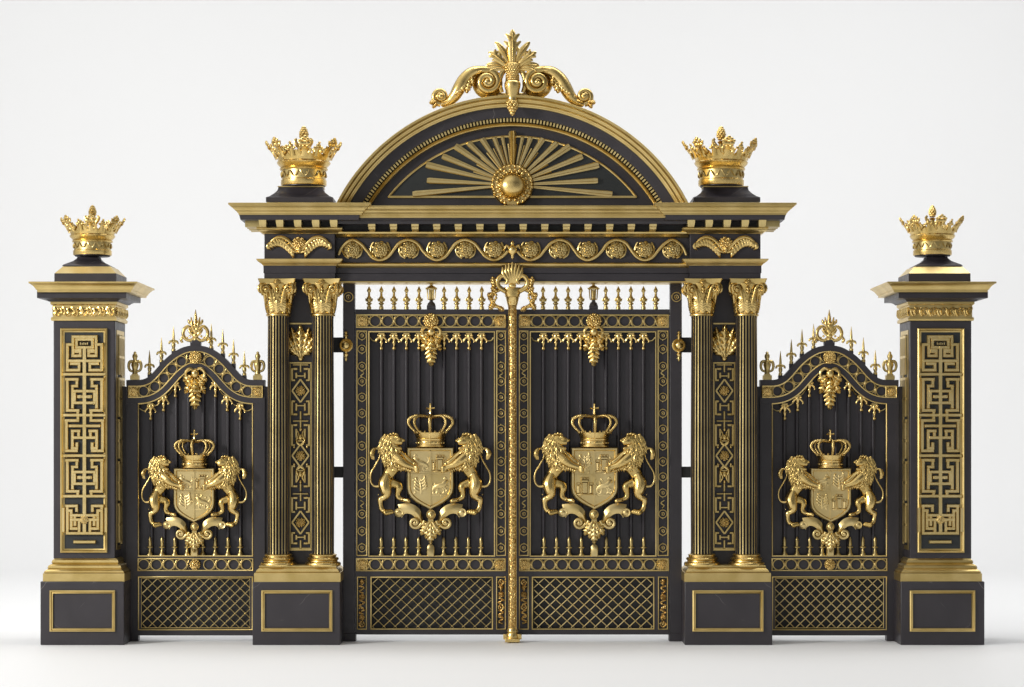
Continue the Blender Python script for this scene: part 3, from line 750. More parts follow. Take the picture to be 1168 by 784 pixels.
def capital_mesh():
    m = M()
    m.lathe([(13,0),(14,-.6),(14,-2.2),(12.8,-3),(12.6,-10),(13.2,-20),(15,-30),(18,-36),(18,-37)], n=28)
    for tier, (y0, Ln, r0, n, ph) in enumerate(((-3, 15, 12.9, 10, 0), (-5, 25, 13.6, 8, PI/8))):
        for j in range(n):
            a = 2*PI*j/n + ph
            def xf(p, a=a, r0=r0, tier=tier):
                out = -p[2]; r = r0 + out*.34 + (.4 if tier == 0 else 0)
                return (r*math.sin(a)+p[0]*math.cos(a), p[1], -r*math.cos(a)+p[0]*math.sin(a))
            m.xf = xf
            leaf(m, 0, y0, 0, 0, Ln, 7.6 + .6*tier, 5, 5.0, 1.2, .7)
            m.ball(0, y0-Ln+.8, -6.4, 1.9, 1.3, 1.2, 7, 5)
    m.xf = None
    for j in range(4):
        a = PI/4 + j*PI/2
        def xf(p, a=a):
            r = p[2]; return (r*math.sin(a)+p[0]*math.cos(a), p[1], -r*math.cos(a)+p[0]*math.sin(a))
        m.xf = xf
        # corner scroll rising under the abacus corner
        for sd in (-1, 1):
            pts = [(sd*3.5,-20,13,1.5),(sd*2.6,-28,15.5,1.6),(sd*2.0,-34,20,1.8)]
            stube(m, pts, 4, 7)
            q = [(sd*2.0, -30.6-4.6*math.sin(b), 22.2+4.6*math.cos(b)*1.0, 1) for b in []]
            cy, cr = -30.6, 22.8
            sp = []
            for i in range(19):
                tt = i/18; b = 2.2 - tt*1.55*2*PI; r = 5.2*(1-tt)**.8+.7; sp.append((sd*(1.8+.8*tt), cy-r*math.sin(b), cr+r*math.cos(b)*.95))
            m.tube(sp, [1.7-.7*i/18 for i in range(19)], 6)
    # volutes facing front, back and sides
    for j in range(4):
        a = j*PI/2
        m.xf = (lambda p, a=a: (-p[2]*math.sin(a)+p[0]*math.cos(a), p[1], p[2]*math.cos(a)+p[0]*math.sin(a)))
        for sd in (-1, 1):
            sp = spiral(sd*12.2, -29.5, 5.0, .8, PI/2, 1.5, -sd, 20, -16.8, -2.2, 1.7, .9)
            m.tube([s_[:3] for s_ in sp], [s_[3] for s_ in sp], 6)
            stube(m, [(sd*5,-14,-14,1.3),(sd*6.5,-22,-15,1.5),(sd*9.5,-32,-16.5,1.7),(sd*12.5,-34.3,-17,1.7)], 4, 7)
            m.ball(sd*12.2, -29.5, -18.6, 1.5, 1.5, 1.2, 8, 5)
        rose(m, 0, -37.5, -17.4, 3.8, 6, j); leaf(m, 0, -24, -14.5, 0, 11, 5, 3, 2.0, 1.0)
    m.xf = None
    cap = proto('capital', m, 'gold', 55)
    # abacus with hollowed sides
    m = M(); out = []
    for k in range(4):
        a = k*PI/2
        for i in range(9):
            u = -1+2*i/8; x = u*20.5; y = -(21.0 - 4.2*(1-u*u)); 
            if i in (0, 8): x *= .985
            out.append((x*math.cos(a)-y*math.sin(a), x*math.sin(a)+y*math.cos(a)))
    m.rings([[(x*f, yy, z*f) for x, z in out] for f, yy in ((.90,-35.8),(.93,-37.2),(.96,-38.2),(.965,-39.4),(1.0,-40.6),(1.02,-42),(.99,-42.2))])
    return cap, proto('abacus', m, 'line', 35)
CAP, ABACUS = capital_mesh()
m = M(); m.lathe([(20,0),(20.4,-1.2),(20.4,-3),(19,-4.2),(16.8,-4.8),(16.6,-6),(17.6,-6.8),(18.2,-8),(17.4,-9.4),(15.4,-9.9),(15.0,-11),(15.8,-11.6),(15.8,-12.6),(13.8,-13.6)], n=40)
COLBASE = proto('column_base', m, 'gold', 50)

def column_pier():
    t = thing('column_pier', 'paired fluted columns with gold capitals on a panelled plinth, left of the main gate', 'column pier', 338.5, 736, 40, 'paired column piers flanking the main gate')
    m = M(); m.box(288,388,664,736,0,78); part('plinth', m, 'dark', t, 0, bev=.8)
    m = M(); m.frame(298.4,379.2,673.4,720.4,[(0,.5),(0,-2.2),(1.4,-3.0),(2.4,-1.6),(3.4,-1.9),(4.2,.5)]); part('panel_moulding', m, 'line', t, 0)
    m = M(); m.stack([(645.2,-5.5),(645.8,-4.6),(647.6,-4.4),(648.2,-5.2),(650,-2.6),(652.4,-1.0),(653.2,-1.6),(653.6,.2),(654.6,.8),(663.9,.8)], 290.4, 387.6, 2, 76); part('base_moulding', m, 'line', t, 1, smooth=25)
    for cx in (317.6, 368.4):
        put('column_base', COLBASE, t, cx, 645.2, 24)
        put('column', COLUMN, t, cx, 632.2, 24)
        cp = put('capital', CAP, t, cx, 361.2, 24)
        ab = bpy.data.objects.new('abacus', ABACUS); C.objects.link(ab); ab.parent = cp
    m = M(); m.box(322,364,320,645,36,66); part('backing_pilaster', m, 'iron', t, 36)
    d0 = 35.6
    m = M(); m.box(330.5,355.5,368.6,370.2,d0-2.2,d0+.2); m.box(330.5,355.5,413.4,415.0,d0-2.2,d0+.2); m.box(330.5,355.5,626,628,d0-2.2,d0+.2)
    part('cross_bead', m, 'line', t, d0)
    m = M()
    leaf(m, 343, 409, d0-3, 0, 38, 12, 5, 3, 1.8)
    for sg in (-1, 1):
        leaf(m, 343+sg*1.5, 408, d0-2, sg*.25, 35, 10, 5, 3, 1.6)
        leaf(m, 343+sg*2.5, 407, d0-1.6, sg*.52, 26, 10, 4, 3, 1.5); leaf(m, 343+sg*2.5, 406, d0-1.2, sg*.85, 17, 9, 3, 3, 1.4)
        leaf(m, 343+sg*3.5, 396, d0-1, sg*.5, 20, 7, 3, 2, 1.3)
    m.ball(343, 409, d0-2, 3.6, 3.0, 2.5)
    part('palmette_relief', m, 'gold', t, d0, smooth=60)
    m = M()
    def bar(x0, x1, y0, y1, e=0): m.rings([[(x0,y0,d0+.2),(x1,y0,d0+.2),(x1,y1,d0+.2),(x0,y1,d0+.2)],[(x0,y0,d0-2+e),(x1,y0,d0-2+e),(x1,y1,d0-2+e),(x0,y1,d0-2+e)],[(x0+.5,y0+.5,d0-2.7+e),(x1-.5,y0+.5,d0-2.7+e),(x1-.5,y1-.5,d0-2.7+e),(x0+.5,y1-.5,d0-2.7+e)]])
    def sb(u0, u1, y0, y1, e=0):
        if y1-y0 > u1-u0: u0 -= .35; u1 += .35
        else: y0 -= .35; y1 += .35
        bar(343+u0, 343+u1, y0, y1, e)
        if u0 > 0: bar(343-u1, 343-u0, y0, y1, e)
    for y0, yc, y1 in ((416, 446, 478), (480, 520, 560), (563, 596, 625)):
        sb(8.6, 10.8, y0+4, yc-12, 0); sb(8.6, 10.8, yc+12, y1-4, 0); sb(3.2, 8.6, y0+4, y0+6.2, .1); sb(3.2, 8.6, y1-6.2, y1-4, .1)
        sb(3.8, 5.8, y0+9, yc-14, .2); sb(3.8, 5.8, yc+14, y1-9, .2); bar(338, 348, yc-18, yc-15.8, .3); bar(338, 348, yc+15.8, yc+18, .3)
        bar(341.8, 344.2, y0-1, y0+9, .15); bar(341.8, 344.2, y1-9, y1+1, .15)
        sb(5.8, 10.8, yc-13, yc-11, .25); sb(5.8, 10.8, yc+11, yc+13, .25); bar(334, 352, y0-.5, y0+1.4, .35)
        dm = [(343,yc-13),(352.5,yc),(343,yc+13),(333.5,yc)]
        for i in range(4):
            a, b_ = dm[i], dm[(i+1) % 4]; m.tube([(a[0],a[1],d0-2.6),(b_[0],b_[1],d0-2.6)], 1.25, 4, rot=0)
    part('fretwork', m, 'line', t, d0)
    m = M()
    for sg in (-1, 1): m.box(343+sg*11.9-.6, 343+sg*11.9+.6, 415.2, 625.8, d0-1.6, d0+.2)
    m.box(331.7, 354.3, 625.0, 625.9, d0-1.2, d0+.1)
    part('panel_border', m, 'line', t, d0)
    for yc in (446, 520, 596):
        m = M(); rose(m, 343, yc, d0-2, 6.0, 7, int(yc)); part('rosette', m, 'gold', t, d0, smooth=60)
    m = M()
    for sg in (-1, 1):
        for dy in (-1, 1):
            stube(m, [(343,520+dy*12,d0-3,1.6),(343+sg*5,520+dy*17,d0-3.5,1.7),(343+sg*2,520+dy*24,d0-3,1.4),(343+sg*4,520+dy*29,d0-2.5,.8)], 4, 6)
            m.ball(343+sg*7.5, 520+dy*10, d0-2.5, 1.8, 1.8, 1.4, 7, 5)
    for dy in (-1, 1): m.ball(343, 520+dy*21, d0-4, 3.0, 3.4, 2.2, 9, 6); m.ball(343, 520+dy*30, d0-3, 1.8, 2.4, 1.6, 8, 5)
    part('jewelled_spray', m, 'gold', t, d0, smooth=60)
    return t
p = column_pier()
mirror(p, 'paired fluted columns with gold capitals on a panelled plinth, right of the main gate')

# ================================================================== ENTABLATURE
t = thing('entablature', 'wide charcoal and gold entablature with rosette frieze carried across both column piers', 'entablature', CX, 322, 40)
def wing_mesh():
    m = M()
    for sg in (-1, 1):
        m.xf = lambda p, s=sg: (p[0]*s, p[1], p[2])
        for i in range(10):
            f = i/9
            ex, ey = 7+f*25, 6-math.sin(f*PI*.8)*13
            L1 = 13-3*f
            stube(m, [(ex,ey,-1.2-.15*i,1.7),(ex+1.0+2*f,ey+L1*.35,-2.4-.1*i,2.3),(ex+.4+2.6*f,ey+L1*.75,-2.2-.1*i,1.9),(ex-1.0+1.0*f,ey+L1,-1,.5)], 4, 7, .6)
        for i in range(8):
            f = i/7; ex, ey = 8+f*21, 4-math.sin(f*PI*.8)*12
            stube(m, [(ex,ey,-3,1.5),(ex+1.6,ey+3,-4.2,1.7),(ex+.6,ey+6.4,-3.4,.7)], 3, 6, .7)
        stube(m, [(3,9,-2,2),(8,1,-3,2.2),(15,-6.5,-4,2.3),(23,-8.8,-4,2.1),(30,-5,-3,1.8),(34,2,-2,1.5),(34,7,-2,.8)], 5, 8, .8)
        stube(m, [(2,12,-2,1.8),(7,10,-3.4,1.8),(9,6,-3.4,1.5),(7,4,-3.4,1.0)], 4, 7)
    m.xf = None
    rose(m, 0, -1, -2, 8.4, 8, 6); leaf(m, 0, 14, -1.5, 0, 9, 9, 3, 2, 1.2)
    return proto('wing_relief', m, 'gold', 60)
WING = wing_mesh()
dF = 11
for side in (-1, 1):
    X = lambda x: CX + side*(CX - x) * -1 if side == -1 else 1169 - x
    def rng(a, b): 
        a2, b2 = X(a), X(b); return (min(a2, b2), max(a2, b2))
    X = (lambda x: x) if side == -1 else (lambda x: 1169 - x)
    x0, x1 = rng(301.5, 382)
    m = M(); m.stack([(303,0.9),(311.6,.9),(312,.1),(318.6,.1)], x0, x1, dF, 62); part('architrave_block', m, 'iron', t, dF, smooth=25)
    m = M(); m.stack([(295.6,8.6),(296.4,8.8),(298.5,7.2),(301,3.4),(302.9,1.8)], x0, x1, dF, 62); part('architrave_moulding', m, 'line', t, dF-4, smooth=40)
    m = M(); m.box(x0, x1, 266.6, 295.5, dF, 62); part('frieze_block', m, 'iron', t, dF, bev=.5)
    m = M(); m.stack([(259.6,8.5),(261,8.8),(263,7.4),(264.4,4),(266.5,2.2)], x0, x1, dF, 62); part('frieze_moulding', m, 'line', t, dF-4, smooth=40)
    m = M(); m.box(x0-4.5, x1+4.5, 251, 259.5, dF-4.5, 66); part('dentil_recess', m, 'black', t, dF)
    put('wing_relief', WING, t, X(341.5), 278.4, dF-.2, 1.0, sy=.84)
    # dentils front and along the outer return
    for cx in (300, 319.5, 340, 360.5, 381):
        m = M(); w = 4.2; c_ = X(cx); m.rings([[(c_-w,251.2,d_a),(c_+w,251.2,d_a),(c_+w,251.2,d_b),(c_-w,251.2,d_b)] for d_a, d_b in ((-14,12),)] + [[(c_-w,255,-12),(c_+w,255,-12),(c_+w,255,12),(c_-w,255,12)],[(c_-w*.85,259.2,-8),(c_+w*.85,259.2,-8),(c_+w*.85,259.2,12),(c_-w*.85,259.2,12)]])
        part('dentil', m, 'antique', t, -6)
    for sidex in ((x0-5,) if side == -1 else (x1+5,)):
        for dd in (4, 24, 44, 62):
            m = M(); sg = -1 if sidex < (x0+x1)/2 else 1; a, b_ = sorted((sidex, sidex+sg*17)); m.box(a, b_, 251.2, 259, dd-4, dd+4); part('dentil', m, 'antique', t, 0)
    m = M(); m.stack([(244.6,28.5),(251,27.0),(251.1,4)], x0, x1, dF, 62); part('cornice_soffit', m, 'iron', t, -14, smooth=20)
    m = M(); m.stack([(231.6,40.3),(231.9,40.8),(233.8,40.8),(234.0,39.4),(234.9,39.2),(236.6,36.8),(238.2,35.6),(238.3,34.4),(239.4,34.0),(241.4,31.8),(242.4,31.4),(242.5,30.4),(244.5,30.2),(244.5,28.4)], x0, x1, dF, 62); part('cornice', m, 'line', t, -26, smooth=25)
    m = M(); m.stack([(213.4,-14),(214,-13.8),(217,-13),(220.5,-10),(224.5,-5),(226.2,-1.2),(226.4,-1),(231.5,-1)], x0+2, x1-.5, dF-2, 64)
    part('crown_pedestal', m, 'dark', t, dF+10, smooth=40)
    m = M(); m.stack([(212.2,-13.2),(213.3,-13.2)], x0+2, x1-.5, dF-2, 64); part('pedestal_bead', m, 'line', t, dF+10)
# centre span
xa, xb = 383.2, 785.8
m = M(); m.box(xa, xb, 305.4, 311.8, 21, 60); m.box(xa, xb, 312, 320.8, 22.2, 59.6); part('architrave_beam', m, 'iron', t, 21, bev=.3)
m = M(); m.box(xa, xb, 321, 322.4, 21.4, 59); part('beam_edging', m, 'line', t, 21)
m = M(); m.rings([[(xa,y,d),(xb,y,d),(xb,y,60),(xa,y,60)] for y, d in ((299.6,20),(300.2,17.4),(301.6,16.6),(303,17.2),(303.6,18.6),(305.2,20.0))]); part('bead_moulding', m, 'line', t, 17, smooth=50)
m = M(); m.box(xa, xb, 270.8, 299.5, 23.5, 60); part('frieze', m, 'iron', t, 23.5)
m = M(); m.rings([[(xa,y,d),(xb,y,d),(xb,y,60),(xa,y,60)] for y, d in ((263.8,13.5),(265,12.6),(266.6,13.4),(267.2,15.5),(269.2,18),(270.6,20.5))]); part('frieze_moulding', m, 'line', t, 14, smooth=45)
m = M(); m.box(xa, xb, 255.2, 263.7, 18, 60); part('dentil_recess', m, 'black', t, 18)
for i in range(14):
    cx = 424 + 24.68*i; m = M(); w = 4.1
    m.rings([[(cx-w*f,y,d),(cx+w*f,y,d),(cx+w*f,y,19),(cx-w*f,y,19)] for y, d, f in ((255.4,2,1),(258.6,3,1),(259.0,5,.95),(261.5,7,.92),(261.8,9,.85),(263.6,11,.8))]); part('dentil', m, 'antique', t, 4)
m = M(); m.rings([[(xa,y,d),(xb,y,d),(xb,y,60),(xa,y,60)] for y, d in ((248,-4.5),(251,-4.0),(252,-2),(255.2,0))]); part('cornice_soffit', m, 'iron', t, -3)
m = M(); m.rings([[(xa,y,d),(xb,y,d),(xb,y,60),(xa,y,60)] for y, d in ((234.8,-18),(235.1,-18.5),(236.8,-18.5),(237,-17.2),(238.2,-16.8),(240.2,-14.2),(240.4,-13),(242.0,-12.6),(243.8,-10.4),(244,-9.4),(245.4,-9.2),(245.6,-7.8),(247.9,-7.4))]); part('cornice', m, 'line', t, -15, smooth=25)
for x in (401.7,433.8,466.2,498.6,531,564): 
    put('rosette', FRROSE, t, x, 285, 21.5); put('rosette', FRROSE, t, 1169-x, 285, 21.5)
for side in (-1, 1):
    pts = []
    for i, (x, y) in enumerate(((386,291),(391,281),(401.7,274),(412,279),(419,287),(425,294),(433.8,297),(443,293),(450,284),(456,277),(466,274),(476,278),(482,286),(489,293),(498.6,297),(508,293),(515,284),(521,277),(531,274),(541,278),(548,286),(554,293),(564,297),(573,293),(579,287))):
        pts.append((x if side < 0 else 1169-x, y, 20.5, 1.9))
    m = M(); stube(m, pts, 4, 8, .9); stube(m, [(p_[0], p_[1], p_[2]-1.3, 1.0) for p_ in pts], 4, 6)
    part('wave_ribbon', m, 'line', t, 21, smooth=60)
m = M(); m.lathe([(.3,-10),(1.6,-9),(2.4,-7),(1.6,-5.4),(3.4,-4.4),(5.4,-1),(5.0,2.4),(2.6,5.6),(1.4,7),(1.9,8.6),(.4,11)], CX, 285, 18, n=16)
for sg in (-1, 1): stube(m, [(CX+sg*3,283,19,1.5),(CX+sg*7,280,19,1.4),(CX+sg*8.5,284,19,1.0)], 3, 6)
part('heart_drop', m, 'gold', t, 18, smooth=60)
make_crown(346.5, 212.4, 37, 1.0, 'gold leaf crown above the left column pier, beside the arch')
make_crown(1169-346.5, 212.4, 37, 1.0, 'gold leaf crown above the right column pier, beside the arch')

# ================================================================== PEDIMENT
t = thing('arched_pediment', 'segmental arch with gold rim and sunburst above the main gate', 'pediment', CX, 235, 40)
AY = 334.0
def ae(r, y=235.0): return math.asin((AY-y)/r)
def sweep(nm, prof, mat, n=90, dref=0, sm=35, ybase=234.6):
    m = M(); r = sum(p_[0] for p_ in prof)/len(prof)
    lp = []
    for i in range(n+1):
        u = i/n; ring = []
        for rr, d in prof:
            a0 = ae(rr, ybase); a = a0 + (PI-2*a0)*u; ring.append((CX+rr*math.cos(a), AY-rr*math.sin(a), d))
        lp.append(ring)
    m.rings(lp); return part(nm, m, mat, t, dref, smooth=sm)
sweep('arch_rim', [(213,20),(213,-2),(214.4,-2.6),(214.6,-4.4),(216,-5),(217.6,-8),(218.6,-8.4),(218.8,-10),(220.4,-10.6),(222,-13),(222.2,-14.2),(224.4,-14.6),(225,-13.6),(224.4,-11),(224.4,48),(213,48)], 'line', dref=-10, sm=28)
sweep('arch_fascia', [(200,30),(200,5),(206,4),(212.9,3),(212.9,30)], 'dark', dref=4)
sweep('arch_bead', [(190.2,19),(190.2,12.6),(191.2,11.8),(192.6,13.2),(193.4,11.6),(194.4,12.6),(194.4,19)], 'line', dref=12)
m = M()
n = 108; a0 = ae(197, 236)
sweep('tooth_backing', [(194.5,18),(194.5,14.5),(199.9,14.5),(199.9,18)], 'black', dref=14)
for i in range(n):
    a = a0 + (PI-2*a0)*(i+.5)/n; ca, sa = math.cos(a), math.sin(a)
    def pt(r, w, d): return (CX+r*ca-w*sa, AY-r*sa-w*ca, d)
    m.rings([[pt(194.7,-1.1,14.6),pt(199.6,-1.1,14.6),pt(199.6,1.1,14.6),pt(194.7,1.1,14.6)],[pt(195,-1.0,12.4),pt(199.3,-1.0,11),pt(199.3,1.0,11),pt(195,1.0,12.4)]])
o_ = part('tooth_moulding', m, 'antique', t, 12)
m = M(); poly = []
a0 = ae(201, 234.9)
for i in range(81):
    a = a0 + (PI-2*a0)*i/80; poly.append((CX+201*math.cos(a), AY-201*math.sin(a)))
m.prism(poly, 19, 46); part('tympanum', m, 'iron', t, 19)
m = M(); poly = []; a0 = ae(178, 224.5)
for i in range(61):
    a = a0 + (PI-2*a0)*i/60; poly.append((CX+178*math.cos(a), AY-178*math.sin(a)))
m.prism(poly, 18.3, 18.9); part('fan_field', m, 'glass', t, 18)
m = M(); a0 = ae(179, 225)
lp = []
for i in range(71):
    a = a0 + (PI-2*a0)*i/70; lp.append([(CX+r*math.cos(a), AY-r*math.sin(a), d) for r, d in ((177.3,18.8),(177.3,16.6),(178.4,16),(179.5,16.6),(179.5,18.8))])
m.rings(lp); m.box(444, 725, 223.6, 226.0, 16.0, 18.8); part('fan_edging', m, 'line', t, 17)
BX, BY = CX, 211.0
tips = [(470.6,221.6,2.0),(487,206,1.9),(486,188,2.2),(504.5,178,2.0),(519,166.5,2.2),(534,163,1.9),(549.6,158.2,1.9),(563.6,157,1.6),(573,156.6,1.2)]
for (tx, ty, w) in tips:
    for sg in (-1, 1):
        ex = tx if sg < 0 else 1169-tx
        dx, dy = ex-BX, ty-BY; Ln = math.hypot(dx, dy); ux, uy = dx/Ln, dy/Ln; nx, ny = -uy, ux
        m = M(); s0 = 20
        def q(f, o, d): return (BX+ux*(s0+(Ln-s0)*f)+nx*o, BY+uy*(s0+(Ln-s0)*f)+ny*o, d)
        w0, w1 = w*.65, w*1.75
        m.rings([[q(f,-ww,18.6),q(f,-ww,14.6),q(f,-ww*.72,13.8),q(f,ww*.2,13.8),q(f,ww*.35,14.6),q(f,ww,14.9),q(f,ww,18.6)] for f, ww in ((0,w0),(.96,w1),(1.0,w1*.8))])
        part('sun_ray', m, 'satin', t, 15, smooth=25)
m = M(); m.rings([[(BX-w,y,18.6),(BX-w,y,14),(BX-w*.5,y,11),(BX,y,13),(BX+w*.5,y,11),(BX+w,y,14),(BX+w,y,18.6)] for y, w in ((190,2.6),(152,4.4),(149.5,3.4))]); part('sun_ray', m, 'line', t, 13, smooth=25)
# short secondary rays
for i in range(1, 8):
    for sg in (-1, 1):
        a = (i-.45)*.19
        ex, ey = BX+sg*math.sin(a)*47, BY-math.cos(a)*47; sx_, sy_ = BX+sg*math.sin(a)*23, BY-math.cos(a)*23
        m = M(); m.tube([(sx_,sy_,17.6),(ex,ey,17.6)], [.8,.9], 5)
        part('sun_ray', m, 'line', t, 17)
m = M(); m.rings([[(BX+r*math.cos(a)*1.0, min(BY+r*math.sin(a)*1.0, BY+22.5), d) for a in [2*PI*j/32 for j in range(32)]] for r, d in ((24,18.8),(24.5,12),(23,9.5),(20.5,10.5),(15,8),(14,12))])
rnd = random.Random(3)
for ring, (rr, nn, sz) in enumerate(((21.8,26,2.3),(17.6,20,2.5),(14.6,16,1.9))):
    for j in range(nn):
        a = 2*PI*(j+.5*ring)/nn + rnd.uniform(-.06,.06); r = rr+rnd.uniform(-.5,.5)
        yy = BY+r*math.sin(a)
        if yy > BY+21: continue
        m.ball(BX+r*math.cos(a), yy, 9.2-ring*.9, sz*rnd.uniform(.7,1.1), sz*rnd.uniform(.7,1.1), 2.0, 7, 5)
part('sun_wreath', m, 'gold', t, 10, smooth=60)
m = M(); m.ball(BX, BY+.5, 8, 15.2, 15.2, 11.5, 40, 24); part('sun_boss', m, 'gold', t, 2, smooth=80)

# ================================================================== CREST
t = thing('crest_ornament', 'gold palmette crest with paired scrolls on the crown of the arch', 'crest', CX, 112, 10)
g = 1/5.309
for sgn in (-1, 1):
    m = M(); m.xf = lambda p, s=sgn: (CX+p[0]*s, p[1], p[2])
    # S scroll: big volute near the centre, sweeping down to a small one
    big = spiral(28.4, 94.4, 14.2, 2.8, -PI*.42, 1.75, -1, 50, -3, -6.5, 4.6, 2.6)
    m.face_lathe([(17,10),(17.4,4),(15,1),(6,-2),(.2,-3)], 28.6, 94.6, 36)
    m.face_lathe([(7.5,8),(8,3),(5,0),(.2,-1)], 81.5, 110.4, 24)
    outer = [(84,113,2,1.8),(83,104,1,2.6),(78,101.5,0,2.6)]
    body = spl([(81,119.4,0,3.2),(73.5,117,0,5.0),(66,110,-1,6.6),(60,100,-2,7.6),(54,90,-2,7.2),(45,82.5,-3,6.0),(34,80.4,-3,4.6)], 5)
    m.tube([b_[:3] for b_ in body]+[b_[:3] for b_ in big[2:]], [b_[3] for b_ in body]+[b_[3] for b_ in big[2:]], 10, 1.0)
    for i, off in enumerate((-2.2, 1.6)):
        pts = [(b_[0]+off*.4, b_[1]+off, b_[2]-4.0, 1.2) for b_ in body]; m.tube([p_[:3] for p_ in pts], 1.25, 6)
    m.ball(28.6, 94.6, -7, 4.2, 4.2, 4.0, 14, 10)
    sm = spiral(82, 110.0, 9.2, 2.0, PI*.5, 1.5, -1, 30, 0, -4, 3.4, 1.9); m.tube([p_[:3] for p_ in sm], [p_[3] for p_ in sm], 8)
    m.ball(81.5, 110.4, -3.5, 3.6, 3.6, 3.2, 12, 8)
    for i, (x, y, a, Ln, W) in enumerate(((48,90,2.9,18,8),(50,93,2.5,17,8),(55,100,2.3,14,8),(47,86,3.3,14,6),(86,116,1.9,9,6),(86,118,2.5,8,5))):
        leaf(m, x, y, -3, a, Ln, W, 4, 3, 1.7)
    for i in range(5): m.ball(47+5.8*i, 83.5+7*i, -5, 1.8, 1.8, 1.5, 8, 5)
    stube(m, [(12,106,-2,2.6),(15,96,-3,3.2),(13,86,-3,3.4),(8,80,-2,2.6)], 4, 8)
    m.xf = None
    part('scroll', m, 'gold', t, 0, smooth=60)
m = M()
def frond(ang, Ln, w, bend, d0, barbs=2):
    def P(f, da=0, ext=0): 
        a = ang + bend*f*f; return (CX+math.sin(ang)*4+math.sin(a)*Ln*f, 79-math.cos(a)*Ln*f, d0-3*math.sin(f*PI*.8))
    stube(m, [P(0)+(w*.5,), P(.35)+(w*.85,), P(.62)+(w,), P(.88)+(w*.72,), P(1)+(1.0,)], 5, 9, .42)
    stube(m, [(p_[0], p_[1], p_[2]-w*.42, .7) for p_ in (P(0), P(.35), P(.62), P(.9))], 4, 6)
    for b in range(barbs):
        f0 = .34+.24*b
        for sg in (-1, 1):
            p0, a = P(f0), ang + bend*f0 + sg*.28; L2 = Ln*(.42-.07*b)
            e = (p0[0]+math.sin(a+sg*.25)*L2, p0[1]-math.cos(a+sg*.25)*L2)
            stube(m, [(p0[0],p0[1],p0[2]+.4,w*.45),(p0[0]+math.sin(a)*L2*.55,p0[1]-math.cos(a)*L2*.55,p0[2]-.6,w*.62),(e[0],e[1],p0[2]+.3,1.1)], 4, 7, .45)
frond(0, 45, 5.0, 0, -4, 2)
for s_ in (-1, 1):
    frond(s_*.36, 36, 4.0, s_*.18, -2, 1)
    frond(s_*.80, 31, 4.2, s_*.10, -3, 2)
    frond(s_*1.18, 27, 3.8, s_*.25, -2, 1)
    frond(s_*1.42, 27, 3.8, s_*.35, -3, 0)
part('palmette', m, 'gold', t, -5, smooth=60)
m = M(); m.lathe([(5,92),(5.4,89),(6.6,82),(8.4,75),(9.4,73.2),(8.6,72.2),(5,72)], CX, 0, -4, n=24)
for i in range(7):
    for j in range(16):
        a = 2*PI*(j+.5*(i % 2))/16; rr = 5.4+i*.52
        m.ball(CX+rr*math.cos(a), 90.4-i*2.6, -4+rr*math.sin(a), 1.2, 1.3, 1.1, 6, 4)
part('basket', m, 'gold', t, -6, smooth=60)
m = M(); m.lathe([(4.6,91),(8.4,92.2),(9.4,95),(9.0,99),(7.8,104),(6.4,110),(5.6,114),(6.6,115.4),(5,117.4)], CX, 0, -9, n=32)
part('vase', m, 'gold', t, -14, smooth=70)
m = M()
rnd = random.Random(9)
for i in range(5):
    y = 117+i*3; rr = [5.2,5.4,4.4,3.0,1.4][i]
    for j in range(8):
        a = 2*PI*(j+.5*(i % 2))/8; m.ball(CX+rr*math.cos(a), y, -12+rr*math.sin(a), 2.0, 2.1, 1.9, 7, 5)
m.ball(CX, 122, -12, 4.4, 7.5, 4.4); m.ball(CX, 130.6, -12, 1.2, 1.8, 1.2)
part('berry_drop', m, 'gold', t, -14, smooth=60)
m = M(); m.box(CX-8, CX+8, 84, 116, -1, 30); part('crest_block', m, 'antique', t, 0, bev=2)
m = M(); m.box(CX-34, CX+34, 106, 114, 6, 26); part('crest_block', m, 'antique', t, 6, bev=1)

# ================================================================== MAIN GATE POSTS
def gate_post():
    t = thing('gate_post', 'slim charcoal gate post with gold knob hinge, beside the left column pier', 'gate post', 397, 732, 52, 'slim posts the main gate hangs on')
    m = M(); m.box(391.2,404.6,322.5,731.6,46,60); part('post', m, 'iron', t, 46, bev=.5)
    m = M(); m.box(374,391.1,385,402,49,58); m.box(374,391.1,532.5,545,49.2,57.6); part('hinge_bracket', m, 'black', t, 49)
    m = M(); m.face_lathe([(7.6,46.5),(7.9,44.6),(6.8,43.6),(5.6,44.2),(4.9,43),(4.6,40.6),(3.0,38.6),(.2,38.0)], 394.4, 394, 24)
    m.lathe([(.3,-16.6),(1.6,-15.6),(2.2,-14),(1.2,-12.6),(2.4,-11.6),(2.6,-10.4),(1.5,-9.2),(1.7,-7)], 394.4, 394, 44.5, n=12)
    m.lathe([(1.7,7),(1.5,9.0),(3.0,10.2),(2.8,12.2),(1.4,13.4),(2.0,15.2),(1.2,17.2),(.3,18.4)], 394.4, 394, 44.5, n=12)
    part('hinge_knob', m, 'gold', t, 42, smooth=50)
    m = M(); m.torus(397.4, 339, 45.4, 5.2, .7, 24, 6); m.torus(397.4, 339, 45.5, 2.4, .5, 14, 5); m.ball(397.4, 339, 45.4, 1.0, 1.0, .8, 8, 5); part('roundel', m, 'line', t, 45)
    m = M(); m.stack([(722,0),(723,1.2),(731.4,1.2)], 391.2, 404.6, 46, 60); part('post_foot', m, 'iron', t, 46)
    return t
p = gate_post(); mirror(p, 'slim charcoal gate post with gold knob hinge, beside the right column pier')

